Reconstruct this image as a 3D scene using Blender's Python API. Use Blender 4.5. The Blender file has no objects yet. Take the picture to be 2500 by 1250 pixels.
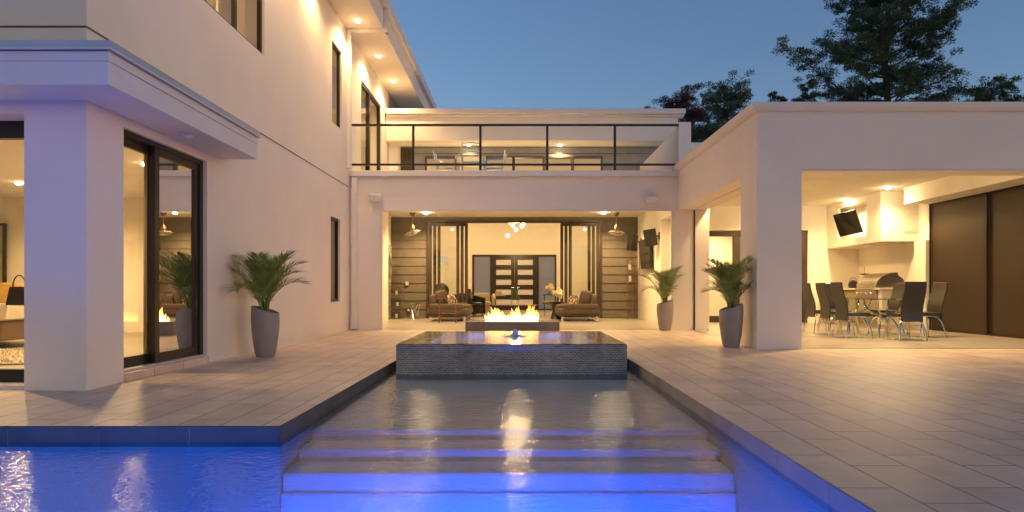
import bpy, bmesh, math, random
import numpy as np
from mathutils import Vector, Matrix
random.seed(7)
R = math.radians
sc = bpy.context.scene
C = sc.collection

# ------------------------------------------------------------------ camera, sky, exposure
CAM_H, F, VX, VY = 0.9, 1550.0, 1266.0, 710.0
cam = bpy.data.cameras.new('camera')
cam.sensor_width = 36; cam.lens = F/2500*36
cam.shift_x = -(VX-1250)/2500; cam.shift_y = (VY-625)/2500
cam.clip_start = 0.05; cam.clip_end = 3000
co = bpy.data.objects.new('camera', cam); C.objects.link(co)
co.location = (0, 0, CAM_H); co.rotation_euler = (R(90), 0, 0)
sc.camera = co

world = bpy.data.worlds.new('World'); sc.world = world; world.use_nodes = True
wn = world.node_tree.nodes; wl = world.node_tree.links; wn.clear()
sky = wn.new('ShaderNodeTexSky'); sky.sky_type = 'NISHITA'; sky.sun_disc = False
sky.sun_elevation = R(1.2); sky.sun_rotation = R(125)
sky.air_density = 1.0; sky.dust_density = 0.5; sky.ozone_density = 2.0
SKY_STRENGTH = 0.31
bg = wn.new('ShaderNodeBackground'); bg.inputs['Strength'].default_value = SKY_STRENGTH
wo = wn.new('ShaderNodeOutputWorld')
tint = wn.new('ShaderNodeVectorMath'); tint.operation = 'MULTIPLY'; tint.inputs[1].default_value = (0.86, 0.965, 1.22)
wl.new(sky.outputs[0], tint.inputs[0]); wl.new(tint.outputs[0], bg.inputs['Color']); wl.new(bg.outputs[0], wo.inputs['Surface'])
sun = bpy.data.lights.new('sun', 'SUN'); sun.energy = 0.22; sun.angle = R(25); sun.color = (1.0, 0.66, 0.52)
so = bpy.data.objects.new('sun', sun); C.objects.link(so)
so.rotation_euler = (R(88.8), 0, R(55)); so.location = (60, -42, 12)

sc.view_settings.view_transform = 'Standard'; sc.view_settings.look = 'None'
sc.view_settings.exposure = 0.60; sc.view_settings.gamma = 1.0
sc.render.engine = 'CYCLES'
cy = sc.cycles
cy.use_denoising = True; cy.denoiser = 'OPENIMAGEDENOISE'; cy.denoising_input_passes = 'RGB_ALBEDO_NORMAL'
cy.max_bounces = 9; cy.diffuse_bounces = 4; cy.glossy_bounces = 4; cy.transmission_bounces = 6; cy.transparent_max_bounces = 16
cy.sample_clamp_indirect = 6.0; cy.caustics_reflective = False; cy.caustics_refractive = False
cy.use_light_tree = True

# ------------------------------------------------------------------ measuring helpers (metres from the survey of the photograph)
def px(x, d): return (x-VX)*d/F
def pz(y, d): return CAM_H+(VY-y)*d/F
def gd(y): return CAM_H*F/(y-VY)

# ------------------------------------------------------------------ materials
def mat(name, col, rough=0.6, metal=0.0, var=0.08, vscale=3.0, bump=0.0, bscale=40.0, spec=None, coat=0.0):
    m = bpy.data.materials.new(name); m.use_nodes = True
    nt = m.node_tree; n = nt.nodes; l = nt.links; b = n['Principled BSDF']
    b.inputs['Roughness'].default_value = rough; b.inputs['Metallic'].default_value = metal
    if spec is not None: b.inputs['Specular IOR Level'].default_value = spec
    if coat: b.inputs['Coat Weight'].default_value = coat
    tc = n.new('ShaderNodeTexCoord')
    nz = n.new('ShaderNodeTexNoise'); nz.inputs['Scale'].default_value = vscale; nz.inputs['Detail'].default_value = 5
    l.new(tc.outputs['Object'], nz.inputs['Vector'])
    rp = n.new('ShaderNodeValToRGB')
    c = Vector(col)
    rp.color_ramp.elements[0].position = 0.3; rp.color_ramp.elements[1].position = 0.7
    rp.color_ramp.elements[0].color = (*(c*(1-var)), 1); rp.color_ramp.elements[1].color = (*(c*(1+var)), 1)
    l.new(nz.outputs['Fac'], rp.inputs['Fac']); l.new(rp.outputs['Color'], b.inputs['Base Color'])
    if bump:
        n2 = n.new('ShaderNodeTexNoise'); n2.inputs['Scale'].default_value = bscale; n2.inputs['Detail'].default_value = 4
        l.new(tc.outputs['Object'], n2.inputs['Vector'])
        bp = n.new('ShaderNodeBump'); bp.inputs['Strength'].default_value = bump; bp.inputs['Distance'].default_value = 0.02
        l.new(n2.outputs['Fac'], bp.inputs['Height']); l.new(bp.outputs['Normal'], b.inputs['Normal'])
    return m
def emis(name, col, s):
    m = bpy.data.materials.new(name); m.use_nodes = True
    nt = m.node_tree; nt.nodes.clear()
    e = nt.nodes.new('ShaderNodeEmission'); e.inputs[0].default_value = (*col, 1); e.inputs[1].default_value = s
    o = nt.nodes.new('ShaderNodeOutputMaterial'); nt.links.new(e.outputs[0], o.inputs[0]); return m
def glass(name, tint=(0.97, 0.98, 0.97), ior=1.55, rough=0.0):
    m = bpy.data.materials.new(name); m.use_nodes = True
    nt = m.node_tree; n = nt.nodes; l = nt.links; n.clear()
    t = n.new('ShaderNodeBsdfTransparent'); t.inputs[0].default_value = (*tint, 1)
    g = n.new('ShaderNodeBsdfGlossy'); g.inputs['Roughness'].default_value = rough
    f = n.new('ShaderNodeFresnel'); f.inputs['IOR'].default_value = ior
    mx = n.new('ShaderNodeMixShader'); o = n.new('ShaderNodeOutputMaterial')
    l.new(f.outputs[0], mx.inputs[0]); l.new(t.outputs[0], mx.inputs[1]); l.new(g.outputs[0], mx.inputs[2]); l.new(mx.outputs[0], o.inputs[0])
    return m

def stucco_mat(name, col):
    m = mat(name, col, rough=0.85, var=0.03, vscale=1.2, bump=0.0)
    n = m.node_tree.nodes; l = m.node_tree.links; b = n['Principled BSDF']
    tc = n['Texture Coordinate']
    a = n.new('ShaderNodeTexNoise'); a.inputs['Scale'].default_value = 1.7; a.inputs['Detail'].default_value = 3; a.inputs['Distortion'].default_value = 0.6
    c = n.new('ShaderNodeTexNoise'); c.inputs['Scale'].default_value = 60; c.inputs['Detail'].default_value = 4
    l.new(tc.outputs['Object'], a.inputs['Vector']); l.new(tc.outputs['Object'], c.inputs['Vector'])
    b1 = n.new('ShaderNodeBump'); b1.inputs['Strength'].default_value = 0.22; b1.inputs['Distance'].default_value = 0.03
    b2 = n.new('ShaderNodeBump'); b2.inputs['Strength'].default_value = 0.25; b2.inputs['Distance'].default_value = 0.004
    l.new(a.outputs['Fac'], b1.inputs['Height']); l.new(c.outputs['Fac'], b2.inputs['Height'])
    l.new(b1.outputs[0], b2.inputs['Normal']); l.new(b2.outputs[0], b.inputs['Normal'])
    return m

def tile_mat(name, c1, c2, cm, w, h, mortar, rough, offset=0.5, swap=True, axes='XY', bump=0.4, freq=2, stain=0.12):
    m = bpy.data.materials.new(name); m.use_nodes = True
    nt = m.node_tree; n = nt.nodes; l = nt.links; b = n['Principled BSDF']
    tc = n.new('ShaderNodeTexCoord'); sp = n.new('ShaderNodeSeparateXYZ'); cb = n.new('ShaderNodeCombineXYZ')
    l.new(tc.outputs['Object'], sp.inputs[0])
    l.new(sp.outputs[axes[0]], cb.inputs[0]); l.new(sp.outputs[axes[1]], cb.inputs[1])
    br = n.new('ShaderNodeTexBrick'); br.offset = offset; br.offset_frequency = freq
    br.inputs['Scale'].default_value = 1.0; br.inputs['Brick Width'].default_value = w; br.inputs['Row Height'].default_value = h
    br.inputs['Mortar Size'].default_value = mortar; br.inputs['Mortar Smooth'].default_value = 0.1
    br.inputs['Color1'].default_value = (*c1, 1); br.inputs['Color2'].default_value = (*c2, 1); br.inputs['Mortar'].default_value = (*cm, 1)
    l.new(cb.outputs[0], br.inputs['Vector'])
    nz = n.new('ShaderNodeTexNoise'); nz.inputs['Scale'].default_value = 2.2; nz.inputs['Detail'].default_value = 7; nz.inputs['Roughness'].default_value = 0.65
    l.new(tc.outputs['Object'], nz.inputs['Vector'])
    mr = n.new('ShaderNodeMapRange'); mr.inputs[1].default_value = 0.3; mr.inputs[2].default_value = 0.7
    mr.inputs[3].default_value = 1-stain; mr.inputs[4].default_value = 1+stain
    l.new(nz.outputs['Fac'], mr.inputs[0])
    mu = n.new('ShaderNodeVectorMath'); mu.operation = 'SCALE'
    st = n.new('ShaderNodeTexNoise'); st.inputs['Scale'].default_value = 0.9; st.inputs['Detail'].default_value = 8; st.inputs['Roughness'].default_value = 0.7; st.inputs['Distortion'].default_value = 0.8
    l.new(tc.outputs['Object'], st.inputs['Vector'])
    s2 = n.new('ShaderNodeMapRange'); s2.inputs[1].default_value = 0.58; s2.inputs[2].default_value = 0.72; s2.inputs[3].default_value = 1.0; s2.inputs[4].default_value = 1.0-stain*1.3
    l.new(st.outputs['Fac'], s2.inputs[0]); mm = n.new('ShaderNodeMath'); mm.operation = 'MULTIPLY'; l.new(mr.outputs[0], mm.inputs[0]); l.new(s2.outputs[0], mm.inputs[1])
    l.new(br.outputs['Color'], mu.inputs[0]); l.new(mm.outputs[0], mu.inputs['Scale']); l.new(mu.outputs[0], b.inputs['Base Color'])
    r2 = n.new('ShaderNodeMapRange'); r2.inputs[1].default_value = 0.3; r2.inputs[2].default_value = 0.7
    r2.inputs[3].default_value = rough*0.8; r2.inputs[4].default_value = rough*1.2
    l.new(nz.outputs['Fac'], r2.inputs[0]); l.new(r2.outputs[0], b.inputs['Roughness'])
    iv = n.new('ShaderNodeMath'); iv.operation = 'SUBTRACT'; iv.inputs[0].default_value = 1.0
    l.new(br.outputs['Fac'], iv.inputs[1])
    bp = n.new('ShaderNodeBump'); bp.inputs['Strength'].default_value = bump; bp.inputs['Distance'].default_value = 0.003
    l.new(iv.outputs[0], bp.inputs['Height'])
    n3 = n.new('ShaderNodeTexNoise'); n3.inputs['Scale'].default_value = 50
    l.new(tc.outputs['Object'], n3.inputs['Vector'])
    bp2 = n.new('ShaderNodeBump'); bp2.inputs['Strength'].default_value = 0.12; bp2.inputs['Distance'].default_value = 0.002
    l.new(n3.outputs['Fac'], bp2.inputs['Height']); l.new(bp.outputs[0], bp2.inputs['Normal']); l.new(bp2.outputs[0], b.inputs['Normal'])
    return m

M = {}
M['stucco'] = stucco_mat('stucco', (0.81, 0.735, 0.645))
M['trim'] = mat('painted_trim', (0.74, 0.70, 0.65), 0.55, var=0.03)
M['interior'] = mat('interior_paint', (0.84, 0.79, 0.69), 0.8, var=0.03)
M['ceiling'] = mat('ceiling_paint', (0.88, 0.83, 0.72), 0.85, var=0.02)
M['joint'] = mat('joint_dark', (0.12, 0.09, 0.07), 0.9)
M['frame'] = mat('bronze_frame', (0.028, 0.021, 0.017), 0.35, 0.3, var=0.15)
M['frame_warm'] = mat('bronze_frame_warm', (0.06, 0.042, 0.03), 0.4, 0.2, var=0.15)
M['glass'] = glass('window_glass', ior=1.6)
M['glass_rail'] = glass('rail_glass', (0.93, 0.96, 0.95), 1.5)
M['glass_table'] = glass('table_glass', (0.80, 0.88, 0.84), 1.5)
M['siding'] = mat('grey_siding', (0.14, 0.118, 0.09), 0.7, var=0.1, vscale=5, bump=0.15, bscale=90)
M['siding_grey'] = mat('upper_siding', (0.27, 0.26, 0.25), 0.7, var=0.1, vscale=5)
M['flash'] = mat('metal_flashing', (0.55, 0.57, 0.60), 0.35, 0.5, var=0.05)
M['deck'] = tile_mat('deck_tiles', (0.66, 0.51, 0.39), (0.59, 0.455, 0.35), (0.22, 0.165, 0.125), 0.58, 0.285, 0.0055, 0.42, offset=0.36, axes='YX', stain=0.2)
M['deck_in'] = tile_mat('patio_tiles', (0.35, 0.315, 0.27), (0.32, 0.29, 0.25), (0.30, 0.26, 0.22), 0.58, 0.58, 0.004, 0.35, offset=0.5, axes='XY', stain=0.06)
M['coping'] = mat('coping_face', (0.085, 0.078, 0.075), 0.5, var=0.2, vscale=4, bump=0.1)
M['coping_lit'] = mat('coping_face_lit', (0.34, 0.285, 0.25), 0.5, var=0.12, vscale=4, bump=0.1)  # paler copy of the coping, paints the light on the right face
M['mosaic'] = tile_mat('mosaic', (0.17, 0.16, 0.15), (0.28, 0.265, 0.25), (0.50, 0.49, 0.47), 0.050, 0.0222, 0.0022, 0.22, offset=0.5, axes='XZ', stain=0.25, bump=0.6)
M['mosaic_top'] = tile_mat('mosaic_top', (0.09, 0.08, 0.07), (0.15, 0.13, 0.115), (0.2, 0.18, 0.16), 0.052, 0.025, 0.0021, 0.25, offset=0.5, axes='XY', stain=0.2)
M['plaster'] = mat('pool_plaster', (0.50, 0.50, 0.47), 0.7, var=0.08, vscale=2.0)
M['shelf'] = mat('shelf_plaster', (0.88, 0.88, 0.88), 0.7, var=0.1, vscale=2.0)
M['chrome'] = mat('chrome', (0.75, 0.73, 0.70), 0.14, 1.0, var=0.02)
M['steel'] = mat('brushed_steel', (0.55, 0.52, 0.47), 0.28, 1.0, var=0.05)
M['leather'] = mat('dark_leather', (0.03, 0.026, 0.023), 0.42, var=0.15, bump=0.1, bscale=120)
M['sofa'] = mat('brown_fabric', (0.088, 0.064, 0.048), 0.9, var=0.12, vscale=12, bump=0.3, bscale=90)
M['cream_fabric'] = mat('cream_fabric', (0.55, 0.46, 0.33), 0.9, var=0.05, bump=0.2, bscale=90)
M['black'] = mat('satin_black', (0.015, 0.014, 0.013), 0.35, var=0.1)
M['screen'] = mat('tv_screen', (0.01, 0.01, 0.011), 0.12, var=0.05)
M['wood'] = mat('red_wood', (0.16, 0.065, 0.03), 0.45, var=0.25, vscale=15)
M['bronze'] = mat('bronze_metal', (0.36, 0.20, 0.11), 0.3, 1.0, var=0.15)
M['pot'] = mat('grey_resin', (0.27, 0.245, 0.24), 0.6, var=0.1, vscale=6, bump=0.12, bscale=60)
M['soil'] = mat('soil', (0.03, 0.022, 0.016), 0.95, bump=0.6)
M['palm'] = mat('palm_leaf', (0.19, 0.26, 0.07), 0.5, var=0.35, vscale=9)
M['palm_stem'] = mat('palm_stem', (0.07, 0.075, 0.035), 0.6, var=0.3)
M['white'] = mat('white_plastic', (0.70, 0.67, 0.62), 0.5, var=0.03)
M['concrete'] = mat('firepit_concrete', (0.20, 0.17, 0.155), 0.6, var=0.15, vscale=5, bump=0.15)
M['ash'] = mat('lava_rock', (0.05, 0.04, 0.035), 0.9, bump=0.8, bscale=60)
M['frost'] = None
M['drape'] = mat('linen_curtain', (0.62, 0.58, 0.48), 0.9, var=0.05)
M['garage'] = mat('bronze_panel', (0.034, 0.020, 0.011), 0.45, 0.1, var=0.12, vscale=0.8)
M['lens'] = emis('lamp_lens', (1.0, 0.72, 0.38), 210)
M['lens_soft'] = emis('lamp_lens_soft', (1.0, 0.72, 0.38), 40)
M['globe'] = emis('globe_glow', (1.0, 0.84, 0.58), 9)
M['cabinet'] = mat('cabinet_white', (0.62, 0.57, 0.48), 0.5, var=0.03)
M['olive'] = mat('cabinet_olive', (0.22, 0.18, 0.11), 0.5, var=0.05)
M['counter'] = mat('stone_counter', (0.60, 0.54, 0.45), 0.3, var=0.08, vscale=20)
M['duvet'] = mat('duvet', (0.66, 0.60, 0.50), 0.95, var=0.04, bump=0.4, bscale=6)
M['gold_fabric'] = mat('gold_fabric', (0.50, 0.30, 0.07), 0.8, var=0.2, vscale=9)
M['velvet'] = mat('bed_velvet', (0.14, 0.09, 0.05), 0.8, var=0.2)
def drape_mat():
    m = mat('linen_curtain', (0.66, 0.62, 0.52), 0.9, var=0.05); n = m.node_tree.nodes; l = m.node_tree.links
    t = n.new('ShaderNodeBsdfTranslucent'); t.inputs[0].default_value = (.8, .72, .55, 1); x = n.new('ShaderNodeMixShader'); x.inputs[0].default_value = .45
    l.new(n['Principled BSDF'].outputs[0], x.inputs[1]); l.new(t.outputs[0], x.inputs[2]); l.new(x.outputs[0], n['Material Output'].inputs[0]); return m
M['drape'] = drape_mat()
M['rug'] = mat('shag_rug', (0.60, 0.52, 0.40), 1.0, var=0.15, vscale=30, bump=0.9, bscale=40)
M['candle'] = mat('candle_wax', (0.85, 0.78, 0.62), 0.5, var=0.02)
M['flower'] = mat('hydrangea', (0.75, 0.65, 0.38), 0.8, var=0.15, vscale=40)
M['cactus'] = mat('cactus', (0.05, 0.08, 0.035), 0.7, var=0.3, vscale=15)
M['bark'] = mat('bark', (0.07, 0.05, 0.038), 0.9, var=0.3, vscale=4, bump=0.5)
M['pine'] = mat('pine_needles', (0.08, 0.125, 0.055), 0.6, var=0.5, vscale=0.7)
M['leafgreen'] = mat('tree_leaf', (0.075, 0.115, 0.05), 0.6, var=0.45, vscale=0.9)
M['leafred'] = mat('tree_leaf_red', (0.11, 0.045, 0.055), 0.6, var=0.4, vscale=1.5)
M['grass'] = mat('lawn', (0.05, 0.07, 0.03), 0.95, var=0.3, vscale=1.5, bump=0.5)
# frosted panes of the front door: they let the dusk outside through
def frosted():
    m = bpy.data.materials.new('frosted_glass'); m.use_nodes = True
    nt = m.node_tree; n = nt.nodes; l = nt.links; n.clear()
    t = n.new('ShaderNodeBsdfTranslucent'); t.inputs[0].default_value = (0.75, 0.8, 0.85, 1)
    d = n.new('ShaderNodeBsdfPrincipled'); d.inputs['Base Color'].default_value = (0.34, 0.36, 0.42, 1); d.inputs['Roughness'].default_value = 0.35
    mx = n.new('ShaderNodeMixShader'); mx.inputs[0].default_value = 0.5; o = n.new('ShaderNodeOutputMaterial')
    l.new(t.outputs[0], mx.inputs[1]); l.new(d.outputs[0], mx.inputs[2]); l.new(mx.outputs[0], o.inputs[0]); return m
M['frost'] = frosted()
M['frost_light'] = mat('frosted_door_glass', (0.62, 0.60, 0.62), 0.35, var=0.03)
def water_mat(name, tint, wave, rough, scale=9.0, stretch=0.35):
    m = bpy.data.materials.new(name); m.use_nodes = True
    nt = m.node_tree; n = nt.nodes; l = nt.links; n.clear()
    tc = n.new('ShaderNodeTexCoord'); mp = n.new('ShaderNodeMapping'); mp.inputs['Scale'].default_value = (stretch*2.2, 1, 1)
    l.new(tc.outputs['Object'], mp.inputs[0])
    a = n.new('ShaderNodeTexNoise'); a.inputs['Scale'].default_value = scale; a.inputs['Detail'].default_value = 3
    c = n.new('ShaderNodeTexNoise'); c.inputs['Scale'].default_value = scale*0.12; c.inputs['Detail'].default_value = 2
    l.new(mp.outputs[0], a.inputs['Vector']); l.new(mp.outputs[0], c.inputs['Vector'])
    ad = n.new('ShaderNodeMath'); ad.operation = 'MULTIPLY_ADD'; ad.inputs[1].default_value = 0.9
    l.new(c.outputs['Fac'], ad.inputs[0]); l.new(a.outputs['Fac'], ad.inputs[2])
    bp = n.new('ShaderNodeBump'); bp.inputs['Strength'].default_value = 1.0; bp.inputs['Distance'].default_value = wave
    l.new(ad.outputs[0], bp.inputs['Height'])
    t = n.new('ShaderNodeBsdfTransparent'); t.inputs[0].default_value = (*tint, 1)
    g = n.new('ShaderNodeBsdfGlossy'); g.inputs['Roughness'].default_value = rough; g.inputs[0].default_value = (1, 1, 1, 1)
    l.new(bp.outputs[0], g.inputs['Normal'])
    f = n.new('ShaderNodeFresnel'); f.inputs['IOR'].default_value = 1.43; l.new(bp.outputs[0], f.inputs['Normal'])
    mx = n.new('ShaderNodeMixShader'); o = n.new('ShaderNodeOutputMaterial')
    l.new(f.outputs[0], mx.inputs[0]); l.new(t.outputs[0], mx.inputs[1]); l.new(g.outputs[0], mx.inputs[2]); l.new(mx.outputs[0], o.inputs[0])
    return m
M['water'] = water_mat('pool_water', (0.79, 0.91, 1.0), 0.0062, 0.07, 24)
M['spa_water'] = water_mat('spa_water', (0.95, 0.97, 1.0), 0.004, 0.14, 14)
M['fountain'] = mat('fountain_foam', (0.22, 0.24, 0.36), 0.25, var=0.1, vscale=30)

# ------------------------------------------------------------------ mesh builder
class G:
    def __init__(s): s.v = []; s.f = []
    def add(s, vs, fs):
        k = len(s.v); s.v += [tuple(p) for p in vs]; s.f += [tuple(i+k for i in f) for f in fs]; return s
    def box(s, x0, x1, y0, y1, z0, z1):
        vs = [(x, y, z) for x in (x0, x1) for y in (y0, y1) for z in (z0, z1)]
        return s.add(vs, [(0,1,3,2),(4,6,7,5),(0,4,5,1),(2,3,7,6),(0,2,6,4),(1,5,7,3)])
    def obox(s, c, half, mtx):
        vs = [Vector(c)+mtx@Vector((sx*half[0], sy*half[1], sz*half[2])) for sx in (-1,1) for sy in (-1,1) for sz in (-1,1)]
        return s.add(vs, [(0,1,3,2),(4,6,7,5),(0,4,5,1),(2,3,7,6),(0,2,6,4),(1,5,7,3)])
    def slab(s, quad, t):
        q = [Vector(p) for p in quad]; n = (q[1]-q[0]).cross(q[3]-q[0]).normalized()*t
        return s.add(q+[p+n for p in q], [(0,3,2,1),(4,5,6,7),(0,1,5,4),(1,2,6,5),(2,3,7,6),(3,0,4,7)])
    def tube(s, pts, r, n=8, cap=True):
        pts = [Vector(p) for p in pts]; rs = r if isinstance(r, (list, tuple)) else [r]*len(pts)
        vs = []; up = Vector((0, 0, 1))
        prev = None
        for i, p in enumerate(pts):
            t = (pts[min(i+1, len(pts)-1)]-pts[max(i-1, 0)]).normalized()
            a = prev if prev is not None else (up if abs(t.z) < 0.9 else Vector((1, 0, 0)))
            u = (a-t*a.dot(t))
            if u.length < 1e-4: u = Vector((0, 1, 0)).cross(t)
            u.normalize(); w = t.cross(u); prev = u
            for k in range(n):
                an = 2*math.pi*k/n; vs.append(p+(u*math.cos(an)+w*math.sin(an))*rs[i])
        fs = []
        for i in range(len(pts)-1):
            for k in range(n):
                a = i*n+k; b = i*n+(k+1) % n; fs.append((a, b, b+n, a+n))
        if cap: fs += [tuple(range(n-1, -1, -1)), tuple(range((len(pts)-1)*n, len(pts)*n))]
        return s.add(vs, fs)
    def lathe(s, prof, n=24, c=(0, 0, 0), tilt=None, caps=True):
        vs = []
        for r, z in prof:
            for k in range(n):
                an = 2*math.pi*k/n; x = r*math.cos(an); y = r*math.sin(an); zz = z
                if tilt: zz = z+tilt(r, an, z)
                vs.append((c[0]+x, c[1]+y, c[2]+zz))
        fs = []
        for i in range(len(prof)-1):
            for k in range(n):
                a = i*n+k; b = i*n+(k+1) % n; fs.append((a, b, b+n, a+n))
        if caps: fs += [tuple(range(n-1, -1, -1)), tuple(range((len(prof)-1)*n, len(prof)*n))]
        return s.add(vs, fs)
    def cush(s, c, half, rot=None, k=2.6, nu=20, nv=12):
        """soft box (superellipsoid)"""
        def sg(v, e): return math.copysign(abs(v)**e, v)
        e = 2.0/k/1.4; vs = []; rot = rot or Matrix.Identity(3)
        for j in range(nv+1):
            ph = -math.pi/2+math.pi*j/nv
            for i in range(nu):
                th = 2*math.pi*i/nu
                p = Vector((half[0]*sg(math.cos(ph), e)*sg(math.cos(th), e), half[1]*sg(math.cos(ph), e)*sg(math.sin(th), e), half[2]*sg(math.sin(ph), e)))
                vs.append(Vector(c)+rot@p)
        fs = [(j*nu+i, j*nu+(i+1) % nu, (j+1)*nu+(i+1) % nu, (j+1)*nu+i) for j in range(nv) for i in range(nu)]
        return s.add(vs, fs)
    def wall(s, ax, w0, w1, u0, u1, v0, v1, holes=()):
        """wall plate with real openings. ax 'x': plane of constant X, u=Y, v=Z. 'y': u=X. 'z': u=X, v=Y"""
        us = sorted({u0, u1, *[min(max(h[i], u0), u1) for h in holes for i in (0, 1)]})
        vv = sorted({v0, v1, *[min(max(h[i], v0), v1) for h in holes for i in (2, 3)]})
        def P(w, u, v): return {'x': (w, u, v), 'y': (u, w, v), 'z': (u, v, w)}[ax]
        nu, nv = len(us)-1, len(vv)-1
        def solid(i, j):
            if i < 0 or j < 0 or i >= nu or j >= nv: return False
            cu = (us[i]+us[i+1])/2; cv = (vv[j]+vv[j+1])/2
            return not any(h[0] < cu < h[1] and h[2] < cv < h[3] for h in holes)
        for i in range(nu):
            for j in range(nv):
                if not solid(i, j): continue
                a, b, c, d = us[i], us[i+1], vv[j], vv[j+1]
                for w in (w0, w1): s.add([P(w, a, c), P(w, b, c), P(w, b, d), P(w, a, d)], [(0, 1, 2, 3)])
                if not solid(i-1, j): s.add([P(w0, a, c), P(w1, a, c), P(w1, a, d), P(w0, a, d)], [(0, 1, 2, 3)])
                if not solid(i+1, j): s.add([P(w0, b, c), P(w1, b, c), P(w1, b, d), P(w0, b, d)], [(0, 1, 2, 3)])
                if not solid(i, j-1): s.add([P(w0, a, c), P(w1, a, c), P(w1, b, c), P(w0, b, c)], [(0, 1, 2, 3)])
                if not solid(i, j+1): s.add([P(w0, a, d), P(w1, a, d), P(w1, b, d), P(w0, b, d)], [(0, 1, 2, 3)])
        return s
    def build(s, name, m, parent=None, smooth=False, bevel=0.0, world=False, merge=True):
        me = bpy.data.meshes.new(name); me.from_pydata(s.v, [], s.f)
        if merge:
            bm = bmesh.new(); bm.from_mesh(me); bmesh.ops.remove_doubles(bm, verts=bm.verts, dist=1e-5)
            bmesh.ops.recalc_face_normals(bm, faces=bm.faces); bm.to_mesh(me); bm.free()
        me.materials.append(M[m] if isinstance(m, str) else m)
        if smooth:
            me.polygons.foreach_set('use_smooth', [True]*len(me.polygons))
            if hasattr(me, 'set_sharp_from_angle'): me.set_sharp_from_angle(angle=R(40))
        me.update()
        o = bpy.data.objects.new(name, me); C.objects.link(o)
        if bevel:
            b = o.modifiers.new('bevel', 'BEVEL'); b.width = bevel; b.segments = 2; b.limit_method = 'ANGLE'; b.angle_limit = R(40)
        if parent is not None:
            o.parent = parent
            if world:
                p = parent; off = Vector((0, 0, 0))
                while p is not None: off += p.location; p = p.parent
                o.location = -off
        return o

def tag(o, label, cat, group=None, kind=None):
    if label: o['label'] = label
    if cat: o['category'] = cat
    if group: o['group'] = group
    if kind: o['kind'] = kind
    return o
def thing(name, label, cat, loc=(0, 0, 0), rz=0.0, group=None):
    o = bpy.data.objects.new(name, None); C.objects.link(o); o.empty_display_size = 0.1
    o.location = loc; o.rotation_euler = (0, 0, rz)
    return tag(o, label, cat, group)
def struct(name, g, m, **k):
    o = g.build(name, m, **k); o['kind'] = 'structure'; return o
def copy_tree(o, parent=None):
    c = o.copy(); C.objects.link(c); c.parent = parent
    if o.type == 'LIGHT': c.data = o.data
    for ch in list(o.children): copy_tree(ch, c)
    return c
def lamp(kind, name, parent, loc, power, color, radius=0.05, spot=None, blend=1.0, rot=(0, 0, 0)):
    d = bpy.data.lights.new(name, kind); d.energy = power*LAMP_GAIN.get(kind, 1.0); d.color = color; d.shadow_soft_size = radius
    if kind == 'SPOT': d.spot_size = R(spot or 140); d.spot_blend = blend
    o = bpy.data.objects.new(name, d); C.objects.link(o); o.parent = parent; o.location = loc; o.rotation_euler = rot
    return o
LAMP_GAIN = {'SPOT': 5.4, 'POINT': 5.0}
WARM = (1.0, 0.64, 0.275)

# ================================================================== LARGE STRUCTURE
XL = -3.90                 # face of the two-storey wing
YF = 5.73                  # its front
YB = 14.68                 # front of the central block
YW = 9.82                  # front of the right wing
XR = 3.69                  # its inner face
PX0, PX1 = -1.59, 1.457    # pool arm
PY = 4.227                 # pool edge under the left deck
WZ = -0.104                # water level
DECK = M['deck']

g = G()   # lawn all round, with the deck in the middle
for q in ([(-900,-900),(900,-900),(900,-8),(-900,-8)], [(-900,36),(900,36),(900,1200),(-900,1200)], [(-900,-8),(-14,-8),(-14,36),(-900,36)], [(16,-8),(900,-8),(900,36),(16,36)]):
    g.add([(x, y, -0.02) for x, y in q], [(0, 1, 2, 3)])
struct('ground', g, 'grass', merge=False)

g = G()
for x0, x1, y0, y1 in ((-14, PX0, PY, 36), (PX1, 16, -8, 36), (PX0, PX1, 8.4, 36), (-14, -6.0, -8, PY), (-6.0, PX1, -8, .6)):
    g.add([(x0, y0, 0), (x1, y0, 0), (x1, y1, 0), (x0, y1, 0)], [(0, 1, 2, 3)])
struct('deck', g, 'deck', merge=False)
# coping faces: separate slabs with fine joints
g = G()
def coping_run(p0, p1, nrm, length=0.604):
    p0 = Vector(p0); p1 = Vector(p1); L = (p1-p0).length; t = (p1-p0)/L; n = Vector(nrm); k = 0.0
    while k < L-1e-3:
        e = min(k+length-0.004, L)
        a = p0+t*k; b = p0+t*e
        g.add([a, b, b-n*0.03, a-n*0.03, a+Vector((0,0,-.135)), b+Vector((0,0,-.135)), b-n*0.03+Vector((0,0,-.135)), a-n*0.03+Vector((0,0,-.135))],
              [(0,1,2,3),(4,7,6,5),(0,4,5,1),(1,5,6,2),(2,6,7,3),(3,7,4,0)])
        k += length
e = 0.003
coping_run((PX0, PY-e, 0.0-e), (-6, PY-e, -e), (0, -1, 0))
coping_run((PX0+e, PY, -e), (PX0+e, 8.4, -e), (1, 0, 0))
coping_run((PX0, 8.4-e, -e), (PX1, 8.4-e, -e), (0, -1, 0))
struct('coping', g, 'coping', merge=False)
g = G(); coping_run((PX1-e, 8.4, -e), (PX1-e, .6, -e), (-1, 0, 0)); struct('coping', g, 'coping_lit', merge=False)

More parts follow.
